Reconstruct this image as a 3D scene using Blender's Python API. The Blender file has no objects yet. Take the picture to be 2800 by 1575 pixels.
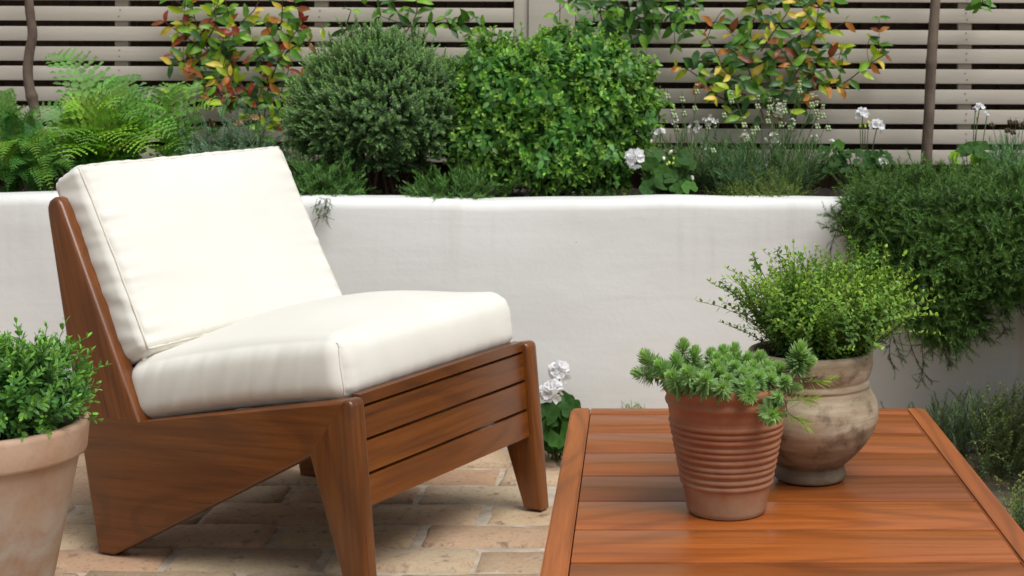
import bpy, bmesh, math, random
import numpy as np
from mathutils import Vector, Matrix

# ------------------------------------------------------------------ camera, sky, sun, exposure
scn = bpy.context.scene
COL = scn.collection
R = math.radians
F, CX, CY, H = 4272.0, 1745.0, 150.0, 1.05      # focal length in photo pixels, vanishing point, eye height (m)

cam_d = bpy.data.cameras.new('camera'); cam = bpy.data.objects.new('camera', cam_d); COL.objects.link(cam)
cam.location = (0, 0, H); cam.rotation_euler = (R(90), 0, 0)
cam_d.lens = F / 2800 * 36; cam_d.sensor_width = 36
cam_d.shift_x = -(CX - 1400) / 2800; cam_d.shift_y = -(787.5 - CY) / 2800
cam_d.clip_start = 0.05; cam_d.clip_end = 500
cam_d.dof.use_dof = True; cam_d.dof.focus_distance = 2.5; cam_d.dof.aperture_fstop = 14
scn.camera = cam

SUN_EL, SUN_AZ = 60, 42      # azimuth measured from -Y (behind the camera) towards +X
world = bpy.data.worlds.new('World'); scn.world = world; world.use_nodes = True
nt = world.node_tree; nt.nodes.clear()
sky = nt.nodes.new('ShaderNodeTexSky'); sky.sky_type = 'NISHITA'; sky.sun_disc = False
sky.sun_elevation = R(SUN_EL); sky.sun_rotation = R(180 - SUN_AZ); sky.dust_density = 2.5; sky.air_density = 1.0; sky.ozone_density = 1.0
hs = nt.nodes.new('ShaderNodeHueSaturation'); hs.inputs['Saturation'].default_value = 0.26
bg = nt.nodes.new('ShaderNodeBackground'); bg.inputs['Strength'].default_value = 0.058
wo = nt.nodes.new('ShaderNodeOutputWorld')
nt.links.new(sky.outputs[0], hs.inputs['Color']); nt.links.new(hs.outputs[0], bg.inputs['Color']); nt.links.new(bg.outputs[0], wo.inputs['Surface'])

sun_d = bpy.data.lights.new('sun', 'SUN'); sun = bpy.data.objects.new('sun', sun_d); COL.objects.link(sun)
sun_d.energy = 1.5; sun_d.angle = R(38); sun_d.color = (1.0, 0.985, 0.955)
az, el = R(SUN_AZ), R(SUN_EL)
sdir = Vector((math.sin(az) * math.cos(el), -math.cos(az) * math.cos(el), math.sin(el)))
sun.rotation_euler = sdir.to_track_quat('Z', 'Y').to_euler(); sun.location = (4, -3, 6)

scn.view_settings.view_transform = 'Standard'; scn.view_settings.look = 'None'
scn.view_settings.exposure = 0.96; scn.view_settings.gamma = 1; scn.view_settings.use_curve_mapping = False
scn.cycles.max_bounces = 8; scn.cycles.diffuse_bounces = 4; scn.cycles.transparent_max_bounces = 4

rng = np.random.default_rng(7); random.seed(7)

# ------------------------------------------------------------------ helpers
def P(px, py, Y):
    return np.array([(px - CX) / F * Y, Y, H - (py - CY) / F * Y])

def tag(o, label=None, cat=None, group=None, kind=None):
    if label: o['label'] = label
    if cat: o['category'] = cat
    if group: o['group'] = group
    if kind: o['kind'] = kind
    return o

def empty(name, loc, label, cat, group=None, rz=0):
    o = bpy.data.objects.new(name, None); COL.objects.link(o); o.empty_display_size = .05
    o.location = tuple(float(c) for c in loc); o.rotation_euler = (0, 0, rz)
    return tag(o, label, cat, group)

def link(name, me, parent=None, mat4=None):
    o = bpy.data.objects.new(name, me); COL.objects.link(o)
    if parent is not None: o.parent = parent
    if mat4 is not None: o.matrix_basis = mat4
    return o

def mesh_np(name, V, Fc, mat=None, tint=None, grain=None, smooth=True):
    """V (n,3), Fc (m,k) one face size"""
    V = np.ascontiguousarray(V, dtype=np.float32); Fc = np.ascontiguousarray(Fc, dtype=np.int32)
    me = bpy.data.meshes.new(name); k = Fc.shape[1]
    me.vertices.add(len(V)); me.vertices.foreach_set('co', V.ravel())
    me.loops.add(Fc.size); me.loops.foreach_set('vertex_index', Fc.ravel())
    me.polygons.add(len(Fc)); me.polygons.foreach_set('loop_start', np.arange(0, Fc.size, k, dtype=np.int32))
    me.polygons.foreach_set('use_smooth', np.full(len(Fc), smooth))
    me.update(calc_edges=True); me.validate()
    if tint is not None: set_vec(me, 'tint', tint)
    if grain is not None: set_vec(me, 'grain', grain)
    if mat: me.materials.append(mat)
    return me

def set_vec(me, name, arr):
    a = me.attributes.new(name, 'FLOAT_VECTOR', 'POINT')
    arr = np.broadcast_to(np.asarray(arr, dtype=np.float32), (len(me.vertices), 3))
    a.data.foreach_set('vector', np.ascontiguousarray(arr).ravel())

def bm_mesh(name, bm, mat=None, smooth=False, grain=None, tint=None):
    me = bpy.data.meshes.new(name); bm.to_mesh(me); bm.free()
    me.polygons.foreach_set('use_smooth', np.full(len(me.polygons), smooth))
    if grain is not None: set_vec(me, 'grain', grain(np.array([v.co[:] for v in me.vertices])))
    if tint is not None: set_vec(me, 'tint', tint)
    if mat: me.materials.append(mat)
    return me

def nrm(a):
    a = np.asarray(a, dtype=float)
    return a / np.maximum(np.linalg.norm(a, axis=-1, keepdims=True), 1e-9)

# ---- node helpers
def new_mat(name):
    m = bpy.data.materials.new(name); m.use_nodes = True
    t = m.node_tree; b = t.nodes['Principled BSDF']
    return m, t, b
def N(t, typ, **kw):
    n = t.nodes.new(typ)
    for k, v in kw.items():
        if k.startswith('_'): setattr(n, k[1:], v)
        else: n.inputs[k.replace('__', ' ')].default_value = v
    return n
def L(t, a, b): t.links.new(a, b)
def mixc(t, fac, a, b, typ='MIX'):
    n = t.nodes.new('ShaderNodeMix'); n.data_type = 'RGBA'; n.blend_type = typ
    for s, v in ((n.inputs[0], fac), (n.inputs[6], a), (n.inputs[7], b)):
        if hasattr(v, 'is_linked'): t.links.new(v, s)
        else: s.default_value = v if not isinstance(v, tuple) or len(v) == 4 else (*v, 1)
    return n.outputs[2]
def ramp(t, src, stops):
    n = t.nodes.new('ShaderNodeValToRGB'); e = n.color_ramp.elements
    while len(e) < len(stops): e.new(0.5)
    for i, (p, c) in enumerate(stops):
        e[i].position = p; e[i].color = (*c, 1) if isinstance(c, tuple) else (c, c, c, 1)
    t.links.new(src, n.inputs[0]); return n.outputs[0]
def mth(t, op, a, b=None, c=None):
    n = t.nodes.new('ShaderNodeMath'); n.operation = op
    for i, v in enumerate((a, b, c)):
        if v is None: continue
        if hasattr(v, 'is_linked'): t.links.new(v, n.inputs[i])
        else: n.inputs[i].default_value = v
    return n.outputs[0]
def vmul(t, vec, s):
    n = t.nodes.new('ShaderNodeVectorMath'); n.operation = 'MULTIPLY'; t.links.new(vec, n.inputs[0]); n.inputs[1].default_value = s
    return n.outputs[0]
def vadd(t, a, b):
    n = t.nodes.new('ShaderNodeVectorMath'); n.operation = 'ADD'
    t.links.new(a, n.inputs[0]); t.links.new(b, n.inputs[1]); return n.outputs[0]
def noise(t, vec, scale, detail=4, rough=.55, dist=0, out=0):
    n = N(t, 'ShaderNodeTexNoise'); n.inputs['Scale'].default_value = scale; n.inputs['Detail'].default_value = detail
    n.inputs['Roughness'].default_value = rough; n.inputs['Distortion'].default_value = dist
    t.links.new(vec, n.inputs['Vector']); return n.outputs[out]
def bump(t, b, h, strength=.3, dist=.01):
    n = N(t, 'ShaderNodeBump', Strength=strength, Distance=dist); t.links.new(h, n.inputs['Height']); t.links.new(n.outputs[0], b.inputs['Normal'])
    return n

# ------------------------------------------------------------------ materials
def wood_mat(name, light, mid, dark, rough=.38, coat=.25, objv=.25, ringk=.3, finek=.2):
    m, t, b = new_mat(name)
    at = N(t, 'ShaderNodeAttribute', _attribute_name='grain')
    oi = t.nodes.new('ShaderNodeObjectInfo')
    off = N(t, 'ShaderNodeCombineXYZ'); L(t, mth(t, 'MULTIPLY', oi.outputs['Random'], 37.0), off.inputs[0])
    L(t, mth(t, 'MULTIPLY', oi.outputs['Random'], 11.3), off.inputs[1]); L(t, mth(t, 'MULTIPLY', oi.outputs['Random'], 5.1), off.inputs[2])
    v = vadd(t, at.outputs['Vector'], off.outputs[0])
    # growth rings cut lengthwise: slow warp along the board, strong across
    slow = noise(t, vmul(t, v, (1.05, 5.0, 5.0)), 1.0, 1, .4)
    wav = mth(t, 'SINE', mth(t, 'MULTIPLY', slow, 75.0))
    ring = ramp(t, mth(t, 'ADD', mth(t, 'MULTIPLY', wav, .5), .5), [(0.0, 0.0), (.62, .08), (.97, 1.0)])
    mid_n = noise(t, vmul(t, v, (2.6, 95, 95)), 1.0, 6, .7)
    fine = noise(t, vmul(t, v, (14, 420, 420)), 1.0, 3, .6)
    blot = noise(t, vmul(t, v, (.6, 12, 12)), 1.0, 3, .5)
    c1 = ramp(t, mid_n, [(.33, mid), (.66, light)])
    c2 = mixc(t, mth(t, 'MULTIPLY', ring, ringk), c1, dark)
    c3 = mixc(t, mth(t, 'MULTIPLY', ramp(t, blot, [(.52, 0.0), (.8, 1.0)]), .30), c2, dark)
    c4 = mixc(t, mth(t, 'MULTIPLY', ramp(t, fine, [(.38, 1.0), (.52, 0.0)]), finek), c3, dark)
    hv = N(t, 'ShaderNodeHueSaturation'); L(t, c4, hv.inputs['Color'])
    L(t, mth(t, 'ADD', mth(t, 'MULTIPLY', oi.outputs['Random'], objv), 1 - objv / 2), hv.inputs['Value'])
    L(t, hv.outputs[0], b.inputs['Base Color'])
    L(t, mth(t, 'ADD', mth(t, 'MULTIPLY', mid_n, .22), rough - .1), b.inputs['Roughness'])
    b.inputs['Coat Weight'].default_value = coat; b.inputs['Coat Roughness'].default_value = .32
    bump(t, b, fine, .12, .0006)
    return m

def leaf_mat(name, base, rough=.45, trans=.28, var=.35, spec=.4, tcol=None):
    m, t, b = new_mat(name)
    at = N(t, 'ShaderNodeAttribute', _attribute_name='tint')
    oi = t.nodes.new('ShaderNodeObjectInfo'); ge = t.nodes.new('ShaderNodeNewGeometry')
    c = mixc(t, 1.0, (*base, 1), at.outputs['Color'], 'MULTIPLY')
    c = mixc(t, 1.0, c, oi.outputs['Color'], 'MULTIPLY')
    r = mth(t, 'ADD', mth(t, 'MULTIPLY', ge.outputs['Random Per Island'], .65), mth(t, 'MULTIPLY', oi.outputs['Random'], .35))
    hv = N(t, 'ShaderNodeHueSaturation'); L(t, c, hv.inputs['Color'])
    L(t, mth(t, 'ADD', mth(t, 'MULTIPLY', r, 2 * var), 1 - var), hv.inputs['Value'])
    L(t, mth(t, 'ADD', mth(t, 'MULTIPLY', r, .03), .485), hv.inputs['Hue'])
    L(t, hv.outputs[0], b.inputs['Base Color']); b.inputs['Roughness'].default_value = rough
    b.inputs['Specular IOR Level'].default_value = spec
    tr = t.nodes.new('ShaderNodeBsdfTranslucent')
    tc = mixc(t, 1.0, hv.outputs[0], (tcol or (1.25, 1.35, .55)) + (1,), 'MULTIPLY'); L(t, tc, tr.inputs['Color'])
    mx = t.nodes.new('ShaderNodeMixShader'); mx.inputs[0].default_value = trans
    L(t, b.outputs[0], mx.inputs[1]); L(t, tr.outputs[0], mx.inputs[2])
    L(t, mx.outputs[0], t.nodes['Material Output'].inputs['Surface'])
    return m

def simple_mat(name, c1, c2, scale=20, rough=.7, bs=.2, bd=.003, sc=(1, 1, 1), spec=.3, objv=0.0, detail=5):
    m, t, b = new_mat(name)
    tc = t.nodes.new('ShaderNodeTexCoord'); v = vmul(t, tc.outputs['Object'], sc)
    oi = t.nodes.new('ShaderNodeObjectInfo')
    vo = t.nodes.new('ShaderNodeVectorMath'); vo.operation = 'ADD'; L(t, v, vo.inputs[0])
    cb = t.nodes.new('ShaderNodeCombineXYZ'); L(t, mth(t, 'MULTIPLY', oi.outputs['Random'], 50.), cb.inputs[0]); L(t, cb.outputs[0], vo.inputs[1])
    n = noise(t, vo.outputs[0], scale, detail)
    c = ramp(t, n, [(.32, c1), (.68, c2)])
    if objv:
        hv = N(t, 'ShaderNodeHueSaturation'); L(t, c, hv.inputs['Color'])
        L(t, mth(t, 'ADD', mth(t, 'MULTIPLY', oi.outputs['Random'], objv), 1 - objv / 2), hv.inputs['Value']); c = hv.outputs[0]
    L(t, c, b.inputs['Base Color']); b.inputs['Roughness'].default_value = rough; b.inputs['Specular IOR Level'].default_value = spec
    n2 = noise(t, vo.outputs[0], scale * 4, 4)
    bump(t, b, n2, bs, bd)
    return m

def plaster_mat():
    m, t, b = new_mat('white_plaster')
    tc = t.nodes.new('ShaderNodeTexCoord'); v = tc.outputs['Object']
    big = noise(t, v, 1.6, 3, .5)
    st = noise(t, vmul(t, v, (2.2, 2.2, 17)), 1.0, 5, .6, .6)
    c = mixc(t, ramp(t, big, [(.35, 0.), (.7, 1.)]), (.72, .725, .705), (.79, .80, .785))
    c = mixc(t, mth(t, 'MULTIPLY', ramp(t, st, [(.4, 0.), (.75, 1.)]), .30), c, (.60, .59, .57))
    # rare specks of dirt and the damp band at the foot
    sp = noise(t, v, 55, 2, .4)
    c = mixc(t, mth(t, 'MULTIPLY', ramp(t, sp, [(.795, 0.), (.82, 1.)]), .6), c, (.2, .16, .12))
    sx = t.nodes.new('ShaderNodeSeparateXYZ'); L(t, v, sx.inputs[0])
    damp = mth(t, 'SUBTRACT', mth(t, 'ADD', .16, mth(t, 'MULTIPLY', big, .12)), sx.outputs[2])
    c = mixc(t, ramp(t, mth(t, 'MULTIPLY', damp, 4.0), [(0., 0.), (1., .55)]), c, (.50, .47, .42))
    drip = noise(t, vmul(t, v, (16, 16, 1.1)), 1.0, 4, .6)
    topm = ramp(t, mth(t, 'MULTIPLY', mth(t, 'SUBTRACT', sx.outputs[2], .34), 3.2), [(0., 0.), (1., 1.)])
    c = mixc(t, mth(t, 'MULTIPLY', mth(t, 'MULTIPLY', ramp(t, drip, [(.54, 0.), (.72, 1.)]), topm), .30), c, (.50, .49, .42))
    L(t, c, b.inputs['Base Color']); b.inputs['Roughness'].default_value = .75; b.inputs['Specular IOR Level'].default_value = .2
    h = mth(t, 'ADD', mth(t, 'MULTIPLY', st, .4), mth(t, 'ADD', noise(t, v, 9, 4, .6), mth(t, 'MULTIPLY', noise(t, v, 120, 3), .12)))
    bump(t, b, h, .28, .006)
    return m

def brick_mat():
    m, t, b = new_mat('reclaimed_brick')
    tc = t.nodes.new('ShaderNodeTexCoord'); oi = t.nodes.new('ShaderNodeObjectInfo')
    cb = t.nodes.new('ShaderNodeCombineXYZ'); L(t, mth(t, 'MULTIPLY', oi.outputs['Random'], 60.), cb.inputs[0]); L(t, mth(t, 'MULTIPLY', oi.outputs['Random'], 23.), cb.inputs[1])
    v = vadd(t, tc.outputs['Object'], cb.outputs[0])
    basec = ramp(t, oi.outputs['Random'], [(0., (.50, .375, .235)), (.2, (.56, .44, .30)), (.4, (.46, .29, .19)), (.55, (.60, .48, .34)), (.75, (.40, .32, .22)), (1., (.54, .40, .27))])
    n1 = noise(t, v, 7, 4, .6, .6); n2 = noise(t, v, 22, 5, .65); n3 = noise(t, v, 90, 4, .6)
    c = mixc(t, ramp(t, n1, [(.45, 0.), (.72, .6)]), basec, (.43, .25, .16))
    c = mixc(t, ramp(t, noise(t, v, 11, 5, .7, .4), [(.55, 0.), (.74, .45)]), c, (.62, .51, .37))
    c = mixc(t, ramp(t, n2, [(.57, 0.), (.70, .85)]), c, (.17, .12, .09))
    c = mixc(t, ramp(t, n3, [(.56, 0.), (.68, .6)]), c, (.20, .14, .10))
    c = mixc(t, 1.0, c, (.86, .84, .80), 'MULTIPLY')
    L(t, c, b.inputs['Base Color']); b.inputs['Roughness'].default_value = .85; b.inputs['Specular IOR Level'].default_value = .25
    h = mth(t, 'ADD', n2, mth(t, 'MULTIPLY', n3, .5)); bump(t, b, h, .7, .006)
    return m

def terracotta_mat(name, base, alt, pale, zlo, zhi, dark=(.12, .09, .07), lime=.6):
    """pale lime bloom towards the foot (zlo..zhi, metres above the base)"""
    m, t, b = new_mat(name)
    tc = t.nodes.new('ShaderNodeTexCoord'); v = tc.outputs['Object']
    n1 = noise(t, v, 9, 5, .6, .3); n2 = noise(t, v, 35, 5, .6); n3 = noise(t, v, 160, 4, .6)
    c = ramp(t, n1, [(.38, base), (.60, alt)])
    sx = t.nodes.new('ShaderNodeSeparateXYZ'); L(t, v, sx.inputs[0])
    zz = mth(t, 'DIVIDE', mth(t, 'SUBTRACT', zhi, mth(t, 'ADD', sx.outputs[2], mth(t, 'MULTIPLY', mth(t, 'SUBTRACT', noise(t, v, 14, 4, .6), .5), .16))), max(1e-3, zhi - zlo))
    f = ramp(t, zz, [(0., 0.), (1., lime)])
    f2 = mth(t, 'MULTIPLY', f, ramp(t, noise(t, v, 11, 5, .65, .4), [(.38, .12), (.60, 1.)]))
    c = mixc(t, f2, c, pale)
    c = mixc(t, mth(t, 'MULTIPLY', ramp(t, n3, [(.66, 0.), (.76, 1.)]), .35), c, dark)
    L(t, c, b.inputs['Base Color']); b.inputs['Roughness'].default_value = .72; b.inputs['Specular IOR Level'].default_value = .3
    bump(t, b, mth(t, 'ADD', n3, n2), .25, .0015)
    return m

def stoneware_mat():
    m, t, b = new_mat('weathered_stoneware')
    tc = t.nodes.new('ShaderNodeTexCoord'); v = tc.outputs['Object']
    band = noise(t, vmul(t, v, (1.2, 1.2, 9)), 6, 4, .6, .3)
    n2 = noise(t, v, 26, 5, .65); n3 = noise(t, v, 150, 3)
    c = ramp(t, band, [(.30, (.25, .18, .115)), (.48, (.37, .29, .195)), (.68, (.50, .43, .32))])
    c = mixc(t, ramp(t, n2, [(.50, 0.), (.68, .75)]), c, (.085, .06, .04))
    c = mixc(t, mth(t, 'MULTIPLY', ramp(t, noise(t, v, 18, 4, .6), [(.6, 0.), (.75, 1.)]), .5), c, (.42, .40, .33))
    sx = t.nodes.new('ShaderNodeSeparateXYZ'); L(t, v, sx.inputs[0])
    low = ramp(t, mth(t, 'MULTIPLY', mth(t, 'SUBTRACT', mth(t, 'ADD', .075, mth(t, 'MULTIPLY', n2, .03)), sx.outputs[2]), 14.), [(0., 0.), (1., .7)])
    c = mixc(t, low, c, (.075, .055, .035))
    L(t, c, b.inputs['Base Color']); b.inputs['Roughness'].default_value = .68; b.inputs['Specular IOR Level'].default_value = .25
    bump(t, b, mth(t, 'ADD', n3, mth(t, 'MULTIPLY', band, 2.)), .3, .0015)
    return m

def fabric_mat():
    m, t, b = new_mat('cream_canvas')
    tc = t.nodes.new('ShaderNodeTexCoord'); v = tc.outputs['Object']
    w1 = noise(t, vmul(t, v, (900, 60, 900)), 1., 2); w2 = noise(t, vmul(t, v, (60, 900, 60)), 1., 2)
    n = noise(t, v, 5, 3)
    c = mixc(t, ramp(t, n, [(.35, 0.), (.7, 1.)]), (.72, .70, .635), (.755, .735, .675))
    L(t, c, b.inputs['Base Color']); b.inputs['Roughness'].default_value = .9; b.inputs['Specular IOR Level'].default_value = .15
    b.inputs['Sheen Weight'].default_value = .15
    bump(t, b, mth(t, 'ADD', w1, w2), .12, .0006)
    return m

M = {}
M['table'] = wood_mat('oiled_table_wood', (.40, .115, .022), (.28, .072, .013), (.085, .018, .005), .32, .12, .45, .30, .18)
M['chair'] = wood_mat('dark_oiled_wood', (.200, .060, .008), (.118, .033, .004), (.040, .010, .003), .30, .28, .45, .30, .18)
M['slat'] = simple_mat('taupe_paint', (.48, .43, .365), (.54, .49, .42), 3, .55, .25, .002, (1, 1, 6), .25, .10)
M['backing'] = simple_mat('dark_brown_boards', (.075, .048, .036), (.11, .075, .058), 6, .85, .3, .002, (8, 8, 1), .1, .2)
M['plaster'] = plaster_mat()
M['brick'] = brick_mat()
M['mortar'] = simple_mat('lime_mortar', (.34, .28, .215), (.50, .43, .345), 30, .95, .6, .004)
M['ground'] = simple_mat('bare_ground', (.20, .16, .11), (.30, .24, .18), 3, .95, .4, .01)
M['soil'] = simple_mat('dark_soil', (.012, .009, .007), (.035, .026, .019), 40, .95, .8, .01)
M['fabric'] = fabric_mat()
M['seam'] = simple_mat('seam_canvas', (.62, .58, .50), (.68, .64, .56), 200, .9, .1, .0005)
M['metal'] = simple_mat('grey_metal', (.4, .4, .4), (.5, .5, .5), 40, .35)
M['bark'] = simple_mat('smooth_bark', (.075, .05, .036), (.20, .15, .115), 16, .8, .6, .004, (1, 1, .5))
M['twig'] = simple_mat('brown_twig', (.05, .026, .018), (.10, .055, .035), 40, .7)
M['gstem'] = simple_mat('green_stem', (.07, .11, .03), (.11, .16, .05), 40, .6)
M['bush_grey'] = leaf_mat('grey_green_leaf', (.165, .275, .120), .45, .25)
M['bush_lime'] = leaf_mat('glossy_green_leaf', (.125, .290, .062), .42, .3)
M['fern'] = leaf_mat('fern_green', (.155, .33, .05), .5, .3, .4)
M['hart'] = leaf_mat('dark_fern_green', (.12, .27, .05), .45, .3, .4)
M['climb'] = leaf_mat('climber_leaf', (1, 1, 1), .36, .3, .22)
M['rosem'] = leaf_mat('rosemary_green', (.075, .150, .035), .5, .2, .4)
M['thyme'] = leaf_mat('thyme_green', (.15, .29, .06), .45, .3, .3)
M['sedum'] = leaf_mat('sedum_green', (.30, .46, .20), .55, .25, .12)
M['hebe'] = leaf_mat('hebe_green', (.11, .26, .06), .42, .25, .3)
M['geran'] = leaf_mat('geranium_leaf', (.048, .125, .022), .6, .25, .25, .2)
M['laven'] = leaf_mat('lavender_leaf', (.115, .19, .065), .6, .2, .35)
M['petal'] = leaf_mat('white_petal', (.85, .85, .86), .6, .3, .03, .2, (1, 1, 1))
M['bud'] = leaf_mat('flower_bud', (.62, .66, .48), .5, .2, .2)
M['pebble'] = simple_mat('pale_pebble', (.35, .31, .26), (.6, .56, .5), 30, .8, .3, .002, objv=.5)

# ------------------------------------------------------------------ solid builders
def extrude_x(name, poly, x0, x1, mat, parent, grain_dir, joints=(), bevel=.006, seg=2):
    """polygon in the (y,z) plane pushed from x0 to x1; edges listed in joints stay sharp"""
    bm = bmesh.new(); n = len(poly)
    a = [bm.verts.new((x0, y, z)) for y, z in poly]; b_ = [bm.verts.new((x1, y, z)) for y, z in poly]
    bm.faces.new(a); bm.faces.new(b_[::-1])
    for i in range(n): bm.faces.new((a[i], b_[i], b_[(i + 1) % n], a[(i + 1) % n]))
    bmesh.ops.recalc_face_normals(bm, faces=bm.faces)
    bm.edges.ensure_lookup_table(); es = []
    if bevel:
        for L_ in (a, b_):
            for i in range(n):
                if i in joints: continue
                e = bm.edges.get((L_[i], L_[(i + 1) % n]))
                es.append(e)
        bmesh.ops.bevel(bm, geom=es, offset=bevel, segments=seg, affect='EDGES', profile=.5, clamp_overlap=True)
    g = nrm(np.array([0, grain_dir[0], grain_dir[1]])); s = np.array([0, -g[2], g[1]])
    fn = lambda V: np.stack([V @ g, V @ s, V[:, 0]], 1)
    me = bm_mesh(name, bm, mat, True, fn)
    me.set_sharp_from_angle(angle=R(38))
    return link(name, me, parent)

def box_bm(sx, sy, sz, bevel=.004, seg=2, jit=0, rs=None):
    bm = bmesh.new(); bmesh.ops.create_cube(bm, size=1)
    for v in bm.verts: v.co = Vector((v.co.x * sx, v.co.y * sy, v.co.z * sz))
    if bevel: bmesh.ops.bevel(bm, geom=bm.edges[:], offset=bevel, segments=seg, affect='EDGES', profile=.6)
    if jit:
        for v in bm.verts: v.co += Vector(rs.normal(0, jit, 3))
    return bm

def board(name, size, loc, mat, parent, axis=0, bevel=.003, rot=None, seg=2):
    bm = box_bm(*size, bevel=bevel, seg=seg)
    order = {0: (0, 1, 2), 1: (1, 0, 2), 2: (2, 0, 1)}[axis]
    me = bm_mesh(name, bm, mat, True, lambda V: V[:, order]); me.set_sharp_from_angle(angle=R(40))
    o = link(name, me, parent); o.location = loc
    if rot: o.rotation_euler = rot
    return o

def lathe(name, prof, mat, parent, seg=72, wob=0.0, seed=0):
    rs = np.random.default_rng(seed); ph = rs.uniform(0, 6.28, 4)
    prof = np.array(prof); n = len(prof); th = np.linspace(0, 2 * np.pi, seg, endpoint=False)
    r = prof[:, 0][:, None] * (1 + wob * (np.sin(2 * th + ph[0]) + .6 * np.sin(3 * th + ph[1]))[None])
    z = prof[:, 1][:, None] + wob * .05 * np.sin(th + ph[2])[None] * np.ones((n, 1))
    V = np.stack([r * np.cos(th), r * np.sin(th), z], -1).reshape(-1, 3)
    i = np.arange(n - 1)[:, None]; j = np.arange(seg)[None]; j2 = (j + 1) % seg
    Fc = np.stack([i * seg + j, i * seg + j2, (i + 1) * seg + j2, (i + 1) * seg + j], -1).reshape(-1, 4)
    return link(name, mesh_np(name, V, Fc, mat), parent)

def smooth_prof(pts, n=8):
    """Catmull-Rom through profile points"""
    p = np.array(pts, dtype=float); out = []
    q = np.vstack([2 * p[0] - p[1], p, 2 * p[-1] - p[-2]])
    for i in range(1, len(q) - 2):
        for k in range(n):
            t = k / n
            out.append(.5 * ((2 * q[i]) + (-q[i - 1] + q[i + 1]) * t + (2 * q[i - 1] - 5 * q[i] + 4 * q[i + 1] - q[i + 2]) * t * t + (-q[i - 1] + 3 * q[i] - 3 * q[i + 1] + q[i + 2]) * t ** 3))
    out.append(p[-1]); return np.array(out)

def tube(pts, rad, k=5):
    pts = np.asarray(pts, float); n = len(pts); rad = np.broadcast_to(rad, n)
    tan = nrm(np.gradient(pts, axis=0)); ref = np.array([.31, .17, .93]) if abs(tan[0] @ np.array([.31, .17, .93])) < .9 else np.array([1., 0, 0])
    a = nrm(np.cross(tan, ref)); b_ = np.cross(tan, a)
    th = np.linspace(0, 2 * np.pi, k, endpoint=False)
    V = pts[:, None] + rad[:, None, None] * (np.cos(th)[None, :, None] * a[:, None] + np.sin(th)[None, :, None] * b_[:, None])
    V = V.reshape(-1, 3); i = np.arange(n - 1)[:, None]; j = np.arange(k)[None]; j2 = (j + 1) % k
    q = np.stack([i * k + j, i * k + j2, (i + 1) * k + j2, (i + 1) * k + j], -1).reshape(-1, 4)
    T = np.concatenate([q[:, [0, 1, 2]], q[:, [0, 2, 3]]])
    return V, T

# ------------------------------------------------------------------ foliage builders
class Geo:
    def __init__(s): s.V = []; s.F = []; s.T = []; s.n = 0
    def add(s, V, Fc, tint=(1, 1, 1)):
        V = np.asarray(V, float); s.V.append(V); s.F.append(np.asarray(Fc) + s.n)
        s.T.append(np.broadcast_to(np.asarray(tint, float), (len(V), 3))); s.n += len(V)
    def arr(s): return np.concatenate(s.V), np.concatenate(s.F), np.concatenate(s.T)
    def mesh(s, name, mat):
        V, Fc, T = s.arr(); return mesh_np(name, V, Fc, mat, T)

def leaf(Ln=1., W=.4, n=2, fold=.2, curl=.15, a=.7, b=1.0, tooth=0.):
    t = np.linspace(0, 1, n + 2)[1:-1]
    prof = (t ** a) * ((1 - t) ** b); prof = prof / max(1e-6, ((a / (a + b)) ** a * (b / (a + b)) ** b))
    w = W / 2 * np.minimum(prof, 1.0)
    V = [[0, 0, 0]]
    for ti, wi in zip(t, w):
        z = -curl * Ln * ti * ti
        V += [[ti * Ln, -wi, z + fold * wi], [ti * Ln, 0, z], [ti * Ln, wi, z + fold * wi]]
    V.append([Ln, 0, -curl * Ln]); V = np.array(V); Fc = []
    Fc += [[0, 1, 2], [0, 2, 3]]
    for i in range(n - 1):
        o = 1 + 3 * i
        Fc += [[o, o + 3, o + 4], [o, o + 4, o + 1], [o + 1, o + 4, o + 5], [o + 1, o + 5, o + 2]]
    o = 1 + 3 * (n - 1); e = len(V) - 1
    Fc += [[o, e, o + 1], [o + 1, e, o + 2]]
    return V, np.array(Fc)

def frames(d, up):
    """rotation matrices (N,3,3): x axis along d, z axis close to up"""
    x = nrm(d); up = np.broadcast_to(up, x.shape); z = nrm(up - (up * x).sum(-1, keepdims=True) * x + 1e-6)
    y = np.cross(z, x); return np.stack([x, y, z], -1)

def place(tmpl, Rm, pos, scale=None):
    V, Fc = tmpl; n = len(pos)
    X = V[None] * (1 if scale is None else (scale[:, None, None] if scale.ndim == 1 else scale[:, None, :]))
    X = np.einsum('nij,nvj->nvi', Rm, X) + pos[:, None]
    FF = Fc[None] + (np.arange(n) * len(V))[:, None, None]
    return X.reshape(-1, 3), FF.reshape(-1, Fc.shape[1])

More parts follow.
